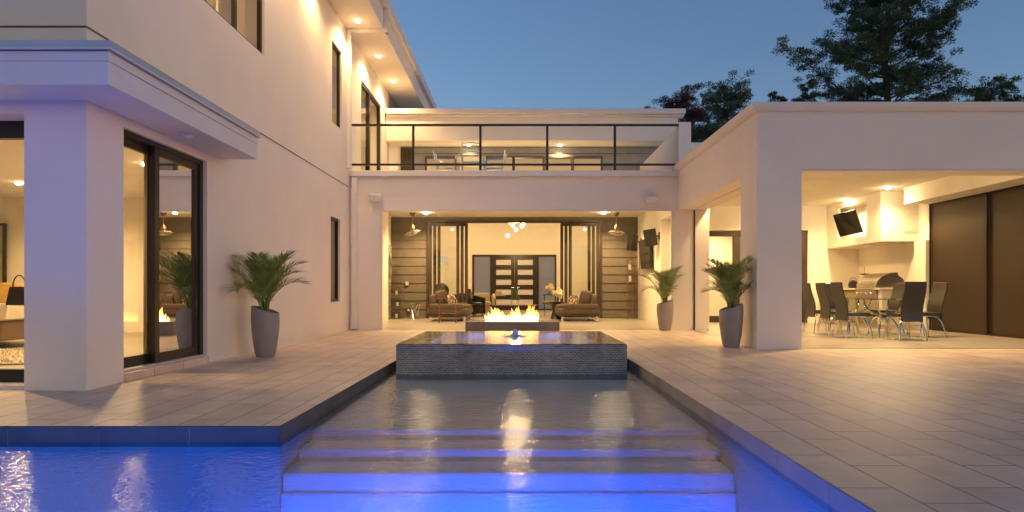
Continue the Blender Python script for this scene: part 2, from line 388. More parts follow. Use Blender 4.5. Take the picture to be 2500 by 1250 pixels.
# pool shell with shelf and steps
g = G()
bz = -1.5
PN, PLX = 0.6, -6.0
def quad(*p): g.add(p, [(0, 1, 2, 3)])
quad((PLX, PN, bz), (PX1, PN, bz), (PX1, PY, bz), (PLX, PY, bz))
quad((PLX, PN, bz), (PLX, PY, bz), (PLX, PY, -.02), (PLX, PN, -.02))
quad((PLX, PN, bz), (PX1, PN, bz), (PX1, PN, -.02), (PLX, PN, -.02))
quad((PX1, PN, bz), (PX1, 8.4, bz), (PX1, 8.4, -.02), (PX1, PN, -.02))
quad((PLX, PY, bz), (PX0, PY, bz), (PX0, PY, -.02), (PLX, PY, -.02))
quad((PX0, PY, bz), (PX0, 8.4, bz), (PX0, 8.4, -.02), (PX0, PY, -.02))
quad((PX0, 8.4, bz), (PX1, 8.4, bz), (PX1, 8.4, -.02), (PX0, 8.4, -.02))
struct('pool', g, 'plaster')
steps = [(8.39, 4.86, -0.16), (4.86, 4.56, -0.238), (4.56, 4.253, -0.321), (4.253, 4.215, -0.444)]
g = G()
for i, (y1, y0, z) in enumerate(steps):
    x0 = PX0+0.004
    x1 = PX1-0.004
    g.box(x0, x1, y0, y1, bz+.002, z)
struct('pool_steps', g, 'shelf', merge=False, bevel=0.025)
g = G()
for x0, x1, y0, y1 in ((-9, PX1, PN, PY), (PX0, PX1, PY, 8.4)):
    g.add([(x0, y0, WZ), (x1, y0, WZ), (x1, y1, WZ), (x0, y1, WZ)], [(0, 1, 2, 3)])
struct('water', g, 'water', merge=False)
BLUE = (0.0, 0.12, 1.0)
def pool_light(label, x, y, z, power, rz, color=BLUE, group='underwater pool lights', spot=96):
    t = thing('pool_light', label, 'pool light', (x, y, z), rz, group)
    g = G(); g.lathe([(0.09, 0), (0.09, 0.02), (0.07, 0.025)], 20); o = g.build('trim', 'steel', t, smooth=True); o.rotation_euler = (R(-90), 0, 0)
    g = G(); g.lathe([(0.068, 0.026), (0.05, 0.03)], 20); o = g.build('lens', M['blue_lens'], t); o.rotation_euler = (R(-90), 0, 0)
    lamp('SPOT', 'lamp', t, (0, 0.06, 0), power, color, 0.05, spot, 0.45, (R(43), 0, 0))
M['blue_lens'] = emis('blue_lens', (0.1, 0.3, 1.0), 4)
pool_light('round blue light in the near pool wall facing the steps', -0.1, PN+.01, -0.7, 150, 0, color=(0.0, 0.09, 1.0), spot=117)
pool_light('added blue fill light out of view in the right pool wall by the steps', PX1-.01, 3.0, -0.6, 16, R(90), spot=150)  # added out of view to brighten the arm wall and risers
pool_light('round blue light in the near pool wall left of the steps', -2.3, PN+.01, -0.7, 185, 0, color=(0.0, 0.14, 1.0))
pool_light('round blue light in the near pool wall at the deep left end', -4.5, PN+.01, -0.7, 185, 0, color=(0.0, 0.14, 1.0))

# ------------------------------------------------------------------ the house
house = thing('house', 'white stucco two storey house with balcony, open patio and right dining wing', 'house', (0, YB, 0))
def hpart(g, name, m, smooth=False, bevel=0.0, merge=True, parent=None, label=None):
    o = g.build(name, m, parent or house, smooth=smooth, bevel=bevel, world=True, merge=merge)
    if label: o['label'] = label
    return o
DZ0, DZ1 = 0.10, 2.50
g = G()
g.wall('x', XL-0.3, XL, YF+0.5, 19.0, 0, 6.83, [(6.27, 7.95, -1, 2.52), (13.18, 13.87, .67, 2.46), (13.27, 14.0, 4.44, 6.15), (6.3, 9.75, 4.50, 6.3), (15.72, 18.06, 3.68, 6.15)])
hpart(g, 'side_wall', 'stucco')
g = G()
g.wall('y', YF, YF+0.5, -12, XL, 0, 6.83, [(-8.6, px(59, YF), -1, 2.50)])
hpart(g, 'front_wall', 'stucco')
g = G(); g.box(XL-0.3, XL+0.0, 19.0, 24, 3.68, 6.83); 
for k in range(12): g.box(XL, XL+0.02, 19.0, 24, 3.7+k*0.26, 3.7+k*0.26+0.24)
hpart(g, 'siding', 'siding_grey')
g = G()   # shell of the rooms in the wing
g.box(-12, XL-0.301, 12.6, 12.75, 0, 6.6); g.box(-12, XL-0.301, YF+0.501, 24, 2.75, 3.35); g.box(-12.2, -12, YF, 24, 0, 6.6)
g.box(-12, XL-0.301, YF+0.501, 24, 6.5, 6.6)
g.box(-12, -4.201, 15.2, 15.3, 0, 2.75); g.box(-12, XL-0.301, 18.9, 19, 0, 6.5)
hpart(g, 'inner_wall', 'interior')
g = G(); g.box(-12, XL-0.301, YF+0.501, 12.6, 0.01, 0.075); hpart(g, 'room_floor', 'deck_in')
# joint line of the floor band
g = G()
g.box(XL, XL+0.004, YF, YB-0.1, 3.275, 3.292); g.box(-12, XL+0.004, YF-0.004, YF, 3.275, 3.292)
hpart(g, 'reveal_joint', 'joint')
# canopy round the corner
CX, CY, CZ0, CZ1, CE = -3.41, 5.28, 2.615, 2.975, 8.29
g = G()
g.box(-12, CX, CY, YF-.001, CZ0, 2.81); g.box(XL+.001, CX, YF-.001, CE, CZ0, 2.81)
hpart(g, 'canopy', 'trim', bevel=0.004)
g = G()
g.box(-12, CX+.006, CY-.006, YF-.001, 2.812, 2.895); g.box(XL+.001, CX+.006, YF-.001, CE+.006, 2.812, 2.895)
hpart(g, 'canopy_fascia', 'trim', bevel=0.003)
g = G()
g.box(-12, CX+.028, CY-.028, YF-.001, 2.899, CZ1); g.box(XL+.001, CX+.028, YF-.001, CE+.02, 2.899, CZ1)
g.box(-12, CX+.04, CY-.04, CY-.028, 2.897, 2.908); g.box(CX+.028, CX+.04, CY-.04, CE+.02, 2.897, 2.908)
hpart(g, 'canopy_flashing', 'flash', bevel=0.002)
g = G(); g.box(-12, CX+.046, CY-.046, CY-.041, 2.897, 2.909); g.box(CX+.041, CX+.046, CY-.041, CE+.02, 2.897, 2.909); hpart(g, 'lit_drip_edge', 'white')  # white strip: bright line of the lit drip edge, put in as colour
# main eave
EX = -3.06
g = G(); g.box(-12.3, EX, 4.6, 23.5, 6.831, 7.28); hpart(g, 'eave', 'stucco', bevel=0.004)
g = G(); g.box(-12.3, EX+0.12, 4.5, 23.6, 7.282, 7.54)
hpart(g, 'eave_cornice', 'trim', bevel=0.006)
# downspouts
g = G()
g.box(EX+.002, EX+.10, 14.36, 14.44, 6.75, 7.28); g.box(XL+.10, EX+.10, 14.36, 14.44, 6.75, 6.828); g.box(XL+.004, XL+.10, 14.36, 14.46, 3.68, 6.828)
g.box(XL+.001, XL+.105, 14.355, 14.465, 5.72, 5.75)
hpart(g, 'downspout', 'trim', bevel=0.006)
g = G(); g.box(-3.90+.06, -3.72, YB-.10, YB-.004, 0.02, 3.50); g.box(-3.90+.045, -3.705, YB-.12, YB-.004, 0.02, 0.28); g.box(-3.86+.01, -3.71, YB-.11, YB-.004, 3.14, 3.17)
hpart(g, 'downspout', 'trim', bevel=0.006)

# central block front wall
OX0, OX1, OZ = px(928, YB), px(1645, YB), 2.78
g = G(); g.wall('y', YB, YB+0.3, -4.3, 4.41, 0, 3.53, [(OX0, OX1, -1, OZ)]); hpart(g, 'patio_front_wall', 'stucco')
g = G(); g.box(XL-.05, XR+.04, YB-0.10, YB+0.3, 3.532, 3.668); hpart(g, 'balcony_edge', 'trim', bevel=0.012)
g = G(); g.box(XL-.0, XR+.02, YB-0.05, YB-.001, 3.505, 3.53); hpart(g, 'balcony_moulding', 'trim', bevel=0.008)
g = G(); g.box(-4.3, 4.2, YB+.301, 19.4, 3.32, 3.66); g.box(-4.3, 4.2, 19.4, 20.8, 3.32, 3.66); hpart(g, 'balcony_floor', 'ceiling')
# patio opening frame reveals (screen track)
g = G(); w = .05
g.box(OX0, OX0+w, YB-.012, YB+.02, 0, OZ); g.box(OX1-w, OX1, YB-.012, YB+.02, 0, OZ); g.box(OX0+w, OX1-w, YB-.012, YB+.02, OZ-.035, OZ)
hpart(g, 'opening_trim', 'trim', bevel=0.003)
# patio side walls
PXL, PXR, PYB, PZC = px(955, 20.8), 3.905, 20.8, 3.316
g = G(); g.wall('x', PXL-.2, PXL, YB+.301, 29.9, 0, 3.319); hpart(g, 'patio_side_wall', 'interior')
g = G(); g.wall('x', PXR, PXR+.3, YB+.301, PYB, 0, 3.319, [(15.9, 17.4, -1, 2.85)]); g.box(PXR+.24, PXR+.3, 15.9, 17.4, 0, 2.85)
hpart(g, 'patio_side_wall', 'interior')
# siding wall with the pocket doors
DX0, DX1, DTOP = px(1040, PYB), px(1470, PYB), 3.19
def lap_siding(g, x0, x1, y, z0, z1, h):
    n = int((z1-z0)/h)+1
    for k in range(n):
        a = z0+k*h; b = min(a+h, z1)
        if b-a < .02: continue
        g.add([(x0, y-.035, a), (x1, y-.035, a), (x1, y-.008, b), (x0, y-.008, b), (x0, y+.02, a), (x1, y+.02, a), (x1, y+.02, b), (x0, y+.02, b)],
              [(0,1,2,3),(4,7,6,5),(0,4,5,1),(1,5,6,2),(2,6,7,3),(3,7,4,0)])
g = G()
lap_siding(g, PXL+.004, DX0-.004, PYB, .02, PZC-.004, .283); lap_siding(g, DX1+.004, PXR-.004, PYB, .02, PZC-.004, .283)
g.box(DX0, DX1, PYB-.03, PYB+.02, DTOP+.004, PZC-.004)
hpart(g, 'siding', 'siding', merge=False)
g = G()
g.wall('y', PYB+.021, PYB+.2, -7, 7, 0, 3.32, [(DX0, DX1, -1, DTOP)])
hpart(g, 'great_room_wall', 'interior')
g = G(); w = .07
g.box(DX0, DX0+w, PYB-.05, PYB+.25, 0, DTOP); g.box(DX1-w, DX1, PYB-.05, PYB+.25, 0, DTOP); g.box(DX0+w, DX1-w, PYB-.05, PYB+.25, DTOP-.05, DTOP)
dfr = hpart(g, 'sliding_door_frame', 'frame_warm', bevel=.004)
def panel(x0, x1, y, z0, z1, st=.095, parent=None, axis='y', m='frame_warm'):
    """one glazed sliding leaf: stiles and rails with a pane as sub-part"""
    g = G(); t = .022
    def bx(u0, u1, a, b):
        if axis == 'y': g.box(u0, u1, y-t, y+t, a, b)
        else: g.box(y-t, y+t, u0, u1, a, b)
    bx(x0, x0+st, z0, z1); bx(x1-st, x1, z0, z1); bx(x0+st, x1-st, z0, z0+st*1.2); bx(x0+st, x1-st, z1-st, z1)
    o = hpart(g, 'sliding_panel', m, bevel=.003)
    g = G()
    if axis == 'y': g.add([(x0+st, y, z0+st), (x1-st, y, z0+st), (x1-st, y, z1-st), (x0+st, y, z1-st)], [(0,1,2,3)])
    else: g.add([(y, x0+st, z0+st), (y, x1-st, z0+st), (y, x1-st, z1-st), (y, x0+st, z1-st)], [(0,1,2,3)])
    p = g.build('glass', 'glass', o); p.location = (0, 0, 0)
    return o
for s, k in ((-1, 0), (-1, 1), (-1, 2), (1, 0), (1, 1), (1, 2)):
    if s < 0: a = DX0+.09+k*.135
    else: a = DX1-.09-k*.135-1.0
    panel(a, a+1.0, PYB+.05+k*.06, 0.02, DTOP-.06)
# great room
GY, GZ = 29.7, 5.28
g = G()
g.wall('y', GY, GY+.25, -7, 7, 0, GZ, [(px(1153, GY), px(1358, GY), -1, pz(622, GY))])
g.box(-7.2, -7, PYB+.2, GY, 0, GZ); g.box(7, 7.2, PYB+.2, GY, 0, GZ)
g.box(-7, -6.9, 19.6, PYB+.2, 3.66, GZ)
hpart(g, 'great_room_wall', 'interior')
g = G(); g.box(-7.2, 7.2, 19.61, GY+.3, GZ, GZ+.2); hpart(g, 'great_room_ceiling', 'ceiling')
# front doors
fx0, fx1, fz = px(1153, GY), px(1358, GY), pz(622, GY)
g = G()
bars = [px(v, GY) for v in (1153, 1157, 1197, 1211, 1248, 1264, 1301, 1315, 1355, 1358)]
g.box(bars[0], bars[1], GY-.03, GY+.1, 0, fz); g.box(bars[8], bars[9], GY-.03, GY+.1, 0, fz)
g.box(bars[1], bars[8], GY-.03, GY+.1, fz-.075, fz); g.box(bars[1], bars[8], GY-.03, GY+.1, 0, .06)
g.box(bars[2], px(1200.5, GY), GY-.03, GY+.1, .06, fz-.075); g.box(px(1312, GY), bars[7], GY-.03, GY+.1, .06, fz-.075)
fdf = hpart(g, 'door_frame', 'frame')
for a, b in ((1, 2), (7, 8)):
    g = G(); g.box(bars[a], bars[b], GY+.02, GY+.03, .06, fz-.075); hpart(g, 'sidelight', 'frost', parent=fdf)
for a, b, i, j in ((1200.5, 1256, 3, 4), (1256.8, 1312, 5, 6)):
    hz = []
    for k in range(5):
        hz.append((pz(647+24.2*k, GY), pz(634+24.2*k, GY)))
    g = G(); g.wall('y', GY-.02, GY+.04, px(a, GY), px(b, GY), .062, fz-.078, [(bars[i], bars[j], lo, hi) for lo, hi in hz])
    d = hpart(g, 'door', 'frame')
    for lo, hi in hz:
        g = G(); g.box(bars[i], bars[j], GY+.005, GY+.015, lo, hi); hpart(g, 'pane', 'frost_light', parent=d)
    hx = px(1254 if a < 1230 else 1262, GY)
    g = G(); g.tube([(hx, GY-.03, 1.04), (hx, GY-.08, 1.04), (hx+(.12 if a > 1230 else -.12), GY-.08, 1.04)], .012); 
    hpart(g, 'handle', 'chrome', parent=d, smooth=True)

# upper back block
UY, UZ0, UZ1 = 18.6, 5.304, 6.05
g = G(); g.box(-3.88, px(1655, UY), UY, UY+.3, UZ0, UZ1); g.box(-3.88, px(1655, UY), UY+.3, 30, GZ+.25, UZ1)
hpart(g, 'upper_parapet', 'stucco')
g = G(); g.box(-3.86, px(1671, UY), UY-.16, UY+.4, UZ1+.002, 6.20); g.box(-3.86, px(1671, UY)-.06, UY-.08, UY-.001, UZ1-.06, UZ1)
hpart(g, 'upper_cornice', 'trim', bevel=.012)
g = G(); g.box(-3.88, 4.67, UY+.301, 19.4, UZ0+.001, UZ0+.2); hpart(g, 'balcony_soffit', 'ceiling')
g = G(); g.box(.43, .438, UY-.003, UY, UZ0, UZ1); hpart(g, 'reveal_joint', 'stucco')
wx = [px(v, 19.4) for v in (1041, 1110, 1116, 1186, 1189, 1251, 1257, 1325, 1333, 1394, 1401, 1468)]
wz0, wz1 = 4.05, pz(385, 19.4)
g = G()
g.wall('y', 19.4, 19.6, -4.2, 4.9, 3.661, UZ0, [(wx[i], wx[i+1], wz0, wz1) for i in range(0, 12, 2)])
hpart(g, 'balcony_back_wall', 'siding_grey')
g = G()
for k in range(6): g.box(-3.6, 4.6, 19.388, 19.399, wz1+.12+k*.2, wz1+.12+k*.2+.012)
g.box(px(957, 19.4), px(1006, 19.4), 19.37, 19.399, 3.662, 5.25)
hpart(g, 'siding_line', 'frame_warm')
for i in range(0, 12, 2):
    g = G(); t = .035
    g.wall('y', 19.36, 19.5, wx[i]-t, wx[i+1]+t, wz0-t, wz1+t, [(wx[i]+.006, wx[i+1]-.006, wz0, wz1-.006)])
    w = hpart(g, 'window', 'frame_warm')
    g = G(); g.add([(wx[i], 19.45, wz0), (wx[i+1], 19.45, wz0), (wx[i+1], 19.45, wz1), (wx[i], 19.45, wz1)], [(0,1,2,3)])
    hpart(g, 'glass', 'glass', parent=w)
g = G(); g.box(-3.88, -3.6, UY+.301, 19.4, 3.661, UZ0); hpart(g, 'balcony_side_wall', 'stucco')
g = G(); g.box(3.70, 3.985, YB+.30, 19.39, 3.661, 4.70); g.box(3.70, 3.985, YB-.02, YB+.30, 3.53, 4.80); hpart(g, 'balcony_parapet', 'stucco', bevel=.006)

# right wing
g = G()
g.box(XR, 4.38, YW, 10.55, 0, 2.78)                                    # corner pillar
g.box(XR, 10.6, YW, YW+.55, 2.78, 3.65); g.box(XR, 4.38, YW+.55, YB-.001, 2.78, 3.65)
hpart(g, 'wing_wall', 'stucco')
g = G()
# cove cornice: profile swept along front and inner side
prof = [(0.0, 3.62), (0.0, 3.66), (.05, 3.675), (.085, 3.715), (.095, 3.76), (.10, 3.795), (-.3, 3.795), (-.3, 3.62)]
path = [((10.8, YW), (0, -1)), ((XR, YW), (-1, -1)), ((XR, YB+.2), (-1, 0))]
vs = []
for (x, y), (nx, ny) in path:
    for o_, z in prof: vs.append((x+nx*(o_+.001 if o_ >= 0 else o_), y+ny*(o_+.001 if o_ >= 0 else o_), z))
n = len(prof); fs = []
for i in range(2):
    for k in range(n): a = i*n+k; b = i*n+(k+1) % n; fs.append((a, b, b+n, a+n))
fs += [tuple(range(n)), tuple(range(2*n, 3*n))]
g.add(vs, fs); hpart(g, 'wing_cornice', 'trim')
g = G(); g.box(4.38, 10.6, YW+.551, 18.5, 3.26, 3.6); g.box(XR+.3, 10.5, YW+.3, 18.5, 3.66, 3.74); hpart(g, 'wing_ceiling', 'ceiling')
g = G(); g.box(4.38, 8.0, YW+.02, YW+.06, 2.755, 2.779); g.box(4.03, 4.06, 10.55, YB-.002, 2.765, 2.779); g.box(4.38, 10.5, YW-.004, YW+.0, 2.78, 2.79); hpart(g, 'screen_track', 'trim')
g = G(); g.box(4.045, 4.075, YB-.03, YB-.002, 0, 2.765); hpart(g, 'screen_rail', 'black')
RY = 17.66
rdx0, rdx1, rdz = px(1690, RY), px(1973, RY), 2.586
g = G(); g.wall('y', RY, RY+.25, 4.206, 10.6, 0, 3.259, [(rdx0, rdx1, -1, rdz)])
g.box(4.206, 10.6, 21.5, 21.7, 0, 3.26); g.box(4.206, 10.6, RY+.25, 21.5, 3.2, 3.26); g.box(10.4, 10.6, RY+.25, 21.5, 0, 3.2)
g.box(4.206, 4.41, YB+.301, RY, 0, 3.259)
hpart(g, 'wing_back_wall', 'interior')
panel(rdx0, px(1806, RY), RY+.08, .02, rdz-.02, .15); panel(px(1796, RY), px(1900, RY), RY+.14, .02, rdz-.02, .15); panel(px(1880, RY), rdx1, RY+.08, .02, rdz-.02, .2)
g = G()   # hood box with television niche, and wall right of it
HX, HY0, HZ = 8.58, 15.03, 2.075
g.wall('x', HX, HX+.06, HY0, RY-.001, HZ, 3.259, [(15.66, 17.03, 2.25, 3.10)])
g.box(HX+.35, HX+.4, HY0+.06, RY-.001, HZ, 3.259)
g.box(HX+.0605, 9.47, HY0, HY0+.06, HZ, 3.259)
g.box(HX+.06, 9.47, HY0+.06, RY-.001, HZ, HZ+.05); g.box(HX+.06, HX+.35, 15.5, 17.1, 2.18, 2.24); g.box(HX+.06, HX+.35, 15.5, 17.1, 3.11, 3.2)
hpart(g, 'grill_hood', 'interior')
g = G(); g.box(8.9, 9.3, 15.3, 16.4, HZ-.03, HZ-.002); hpart(g, 'hood_vent', 'steel')
g = G(); g.wall('y', HY0-.012, HY0-.001, px(2207, HY0), px(2253, HY0), pz(568, HY0), pz(521, HY0), [(px(2209, HY0), px(2251, HY0), pz(566, HY0), pz(523, HY0))]); g.box(px(2210, HY0), px(2250, HY0), HY0-.006, HY0-.001, pz(565, HY0), pz(524, HY0)); hpart(g, 'access_panel', 'trim')
g = G()
g.box(9.47, 9.60, 14.60, RY-.001, 0, 3.259)           # niche wall
g.box(9.36, 9.469, 14.60, 15.02, 0, HZ)
g.box(9.60, 10.6, 14.60, 14.9, 0, 3.259)
g.box(8.85, 9.599, YW+.551, 14.57, 2.89, 3.259)       # dropped beam over the dark doors
g.box(9.60, 9.9, YW+.551, 14.599, 2.89, 3.259)
hpart(g, 'wing_side_wall', 'interior')
for k, (a, b) in enumerate(((14.56, 12.84), (12.80, 11.0), (10.96, 9.9))):
    g = G(); g.box(9.47+.02*(k % 2), 9.53+.02*(k % 2), b, a, .02, 2.86); hpart(g, 'large_sliding_panel', 'garage', bevel=.004)
g = G()
g.box(9.44, 9.465, 14.56, 14.60, 0, 2.89); g.box(9.43, 9.467, 12.79, 12.85, 0, 2.89); g.box(9.43, 9.6, 9.9, 14.6, 2.862, 2.888); g.box(9.43, 9.6, 9.9, 14.6, .0, .018)
hpart(g, 'panel_frame', 'frame')

# floors
g = G(); g.add([(PXL, YB+.0, .004), (PXR, YB+.0, .004), (PXR, GY, .004), (PXL, GY, .004)], [(0,1,2,3)])
g.add([(PXR, YW+.05, .004), (10, YW+.05, .004), (10, 21.5, .004), (PXR, 21.5, .004)], [(0,1,2,3)])
g.add([(-7, PYB, .005), (PXL, PYB, .005), (PXL, GY, .005), (-7, GY, .005)], [(0,1,2,3)])
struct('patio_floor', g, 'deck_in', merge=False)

# wing doors and windows on the left
g = G(); g.box(XL-.25, XL+.03, 6.27, 7.95, .0, .085); hpart(g, 'door_sill', 'deck', bevel=.006)
g = G(); g.box(XL-.20, XL-.02, 6.27, 7.95, .086, .112); hpart(g, 'door_track', 'flash')
g = G(); g.box(XL-.2, XL-.05, 7.87, 7.95, .113, 2.52); g.box(XL-.2, XL-.05, 6.27, 7.87, 2.47, 2.52); hpart(g, 'sliding_door_frame', 'frame')
panel(6.20, 7.06, XL-.16, .113, 2.47, .085, axis='x', m='frame'); panel(6.93, 7.87, XL-.09, .113, 2.47, .085, axis='x', m='frame')
# big front window
fx = px(59, YF)
g = G(); g.wall('y', YF+.25, YF+.33, -8.6, fx, .04, 2.50, [(-8.5, fx+.001, .16, 2.34)]); ff = hpart(g, 'window_frame', 'frame')
g = G(); g.add([(-8.5, YF+.29, .16), (fx, YF+.29, .16), (fx, YF+.29, 2.34), (-8.5, YF+.29, 2.34)], [(0,1,2,3)]); hpart(g, 'glass', 'glass', parent=ff)
g = G(); g.box(-8.6, fx, YF+.05, YF+.40, .0, .039); hpart(g, 'window_sill', 'trim')
def wing_window(y0, y1, z0, z1, bars=()):
    g = G(); t = .05
    g.wall('x', XL-.10, XL-.04, y0, y1, z0, z1, [(a+t/2, b-t/2, z0+t, z1-t) for a, b in zip([y0+t/2]+list(bars), list(bars)+[y1-t/2])])
    w = hpart(g, 'window', 'frame')
    g = G(); g.add([(XL-.07, y0, z0), (XL-.07, y1, z0), (XL-.07, y1, z1), (XL-.07, y0, z1)], [(0,1,2,3)]); hpart(g, 'glass', 'glass', parent=w)
    if z0 < 1: g = G(); g.box(XL-.04, XL+.012, y0-.02, y1+.02, z0-.03, z0-.002); hpart(g, 'sill', 'trim', parent=w)
wing_window(13.18, 13.87, .67, 2.46); wing_window(13.27, 14.0, 4.44, 6.15); wing_window(6.3, 9.75, 4.50, 6.3, (7.1, 7.98, 8.86))
g = G(); g.wall('x', XL-.12, XL-.03, 15.72, 18.06, 3.68, 6.15, [(15.8, 16.7, 3.75, 6.08), (16.78, 17.98, 3.75, 6.08)]); bd = hpart(g, 'balcony_door', 'frame')
g = G(); g.add([(XL-.07, 15.72, 3.7), (XL-.07, 16.75, 3.7), (XL-.07, 16.75, 6.1), (XL-.07, 15.72, 6.1)], [(0,1,2,3)]); hpart(g, 'glass', 'glass', parent=bd)
g = G()
for k in range(3): g.box(XL-.18-.03*k, XL-.14-.03*k, 16.9+.25*k, 17.0+.25*k, 3.7, 6.1)
hpart(g, 'door_stile', 'frame_warm', parent=bd)

# curtains (hung inside the wing)
def curtain(label, x, y0, y1, z0, z1, waves, amp=.04, along='y'):
    g = G(); n = waves*8; vs = []; fs = []
    for i in range(n+1):
        t = i/n; u = y0+(y1-y0)*t; a = amp*math.sin(t*waves*2*math.pi)+amp*.3*math.sin(t*waves*5.1)
        for j, z in enumerate((z0, (z0+z1)/2, z1)):
            b = a*(1.15-.25*j/2)
            vs.append((x+b, u, z) if along == 'y' else (u, x+b, z))
    for i in range(n):
        for j in range(2): a = i*3+j; fs.append((a, a+3, a+4, a+1))
    g.add(vs, fs); o = g.build('curtain', 'drape', smooth=True); so_ = o.modifiers.new('s', 'SOLIDIFY'); so_.thickness = .004
    tag(o, label, 'curtain', 'floor length curtains inside the windows')
curtain('pale curtain bunched beside the open leaf of the side door', XL-.33, 7.17, 7.34, .09, 2.7, 3, .025)
curtain('wide pale curtain behind the right leaf of the side door', XL-.34, 7.47, 8.3, .09, 2.7, 10, .03)
curtain('curtain in the narrow ground floor window beside the corner', XL-.45, 13.0, 14.0, .2, 2.7, 8, .03)
curtain('short pale curtain inside the upper windows at the top edge', XL-.5, 7.2, 7.5, 3.4, 6.45, 4, .03)
curtain('pale curtain at the far end of the upper windows', XL-.5, 9.25, 9.7, 3.4, 6.45, 5, .03)
curtain('olive curtain behind the glass of the balcony door', XL-.42, 15.8, 16.7, 3.7, 6.4, 7, .03)

# ------------------------------------------------------------------ balcony railing
rail = thing('balcony_railing', 'dark metal balcony railing with clear glass panels above the patio', 'railing', (0, YB, 3.67))
RX0, RX1 = px(859, YB), 3.698
def rp(g, name, m, bevel=0): return g.build(name, m, rail, bevel=bevel, world=True)
g = G(); g.box(RX0, RX1, YB-.03, YB+.03, pz(308, YB), pz(303, YB)); rp(g, 'top_rail', 'frame', .004)
g = G(); g.box(RX0, RX1, YB-.02, YB+.02, pz(404.5, YB), pz(399.5, YB)); rp(g, 'bottom_rail', 'frame', .003)
posts = [px(v, YB) for v in (1009, 1173, 1336, 1501)]
for p in posts: g = G(); g.box(p-.028, p+.028, YB-.026, YB+.026, 3.669, pz(308, YB)-.001); rp(g, 'post', 'frame', .003)
ee = [RX0]+posts+[RX1]
for a, b in zip(ee, ee[1:]):
    g = G(); g.add([(a+.03, YB, pz(399, YB)), (b-.03, YB, pz(399, YB)), (b-.03, YB, pz(309, YB)), (a+.03, YB, pz(309, YB))], [(0,1,2,3)]); rp(g, 'glass_panel', 'glass_rail')

# ------------------------------------------------------------------ spa
SX0, SX1, SY0, SY1, SZ = px(967, 7.588), px(1531, 7.588), 7.588, 10.07, .262
spa = thing('spa', 'raised square spa clad in dark grey mosaic at the end of the pool', 'spa', (0, (SY0+SY1)/2, -.25))
g = G(); rim = .34
g.wall('z', -.26, SZ-.012, SX0, SX1, SY0, SY1, [(SX0+rim, SX1-rim, SY0+rim, SY1-rim)])
# shell faces: vertical mosaic
g.build('tiled_wall', 'mosaic', spa, world=True)
g = G(); g.wall('z', SZ-.0115, SZ-.006, SX0+.001, SX1-.001, SY0+.001, SY1-.001, [(SX0+rim, SX1-rim, SY0+rim, SY1-rim)]); g.build('tiled_rim', 'mosaic_top', spa, world=True)
g = G(); g.box(SX0+rim-.05, SX1-rim+.05, SY0+rim-.05, SY1-rim+.05, -.28, .06); g.build('basin', 'plaster', spa, world=True)
g = G(); g.add([(SX0, SY0, SZ), (SX1, SY0, SZ), (SX1, SY1, SZ), (SX0, SY1, SZ)], [(0,1,2,3)])
g.build('water_sheet', 'spa_water', spa, world=True)
fxx, fyy = px(1258, 8.9), 8.9
g = G(); g.lathe([(.16, 0.0), (.09, .008), (.045, .03), (.04, .07), (.03, .09), (.0, .098)], 20, (fxx, fyy, SZ+.001)); g.build('bubbler', 'fountain', spa, world=True, smooth=True)
for lx, pw in ((-.75, 9), (.6, 9)):
    lo = lamp('SPOT', 'spa_lamp', spa, (0, 0, 0), pw, (.16, .28, 1.0), .04, 150, .8, (R(70), 0, 0)); lo.location = Vector((lx, SY0+rim+.05, .19))-spa.location

# ------------------------------------------------------------------ fire pit
FX0, FX1, FY0, FZ = px(1136, 12.7), px(1366, 12.7), 12.7, .277
fp = thing('fire_pit', 'long low concrete fire pit with a row of open flames behind the spa', 'fire pit', ((FX0+FX1)/2, FY0+.4, 0))
g = G(); g.wall('z', .0, FZ, FX0, FX1, FY0, FY0+.85, [(FX0+.3, FX1-.3, FY0+.22, FY0+.62)]); g.build('surround', 'concrete', fp, world=True, bevel=.006)
g = G(); g.box(FX0+.3, FX1-.3, FY0+.22, FY0+.62, .1, FZ-.06)
for k in range(90):
    c = (random.uniform(FX0+.33, FX1-.33), random.uniform(FY0+.25, FY0+.59), FZ-.05); g.cush(c, (random.uniform(.02, .035),)*3, nu=6, nv=4)
g.build('lava_rock', 'ash', fp, world=True)
def flame_mat():
    m = bpy.data.materials.new('flame'); m.use_nodes = True
    nt = m.node_tree; n = nt.nodes; l = nt.links; n.clear()
    tc = n.new('ShaderNodeTexCoord'); sp = n.new('ShaderNodeSeparateXYZ'); l.new(tc.outputs['Generated'], sp.inputs[0])
    rp = n.new('ShaderNodeValToRGB'); e = rp.color_ramp.elements
    e[0].position = 0; e[0].color = (1.0, .62, .18, 1); e[1].position = .95; e[1].color = (.75, .14, .01, 1)
    x = e.new(.45); x.color = (1, .45, .08, 1)
    l.new(sp.outputs['Z'], rp.inputs[0])
    st = n.new('ShaderNodeMapRange'); st.inputs[3].default_value = 9.0; st.inputs[4].default_value = 1.6; st.inputs[2].default_value = .85; l.new(sp.outputs['Z'], st.inputs[0])
    em = n.new('ShaderNodeEmission'); l.new(rp.outputs[0], em.inputs[0]); l.new(st.outputs[0], em.inputs[1])
    tr = n.new('ShaderNodeBsdfTransparent'); lw = n.new('ShaderNodeLayerWeight'); lw.inputs[0].default_value = .35
    mr = n.new('ShaderNodeMapRange'); mr.inputs[1].default_value = .1; mr.inputs[2].default_value = .8; mr.inputs[3].default_value = .75; mr.inputs[4].default_value = 0.0
    l.new(lw.outputs['Facing'], mr.inputs[0])
    mx = n.new('ShaderNodeMixShader'); o = n.new('ShaderNodeOutputMaterial')
    l.new(mr.outputs[0], mx.inputs[0]); l.new(tr.outputs[0], mx.inputs[1]); l.new(em.outputs[0], mx.inputs[2]); l.new(mx.outputs[0], o.inputs[0]); return m
M['flame'] = flame_mat()
g = G(); rnd = random.Random(3)
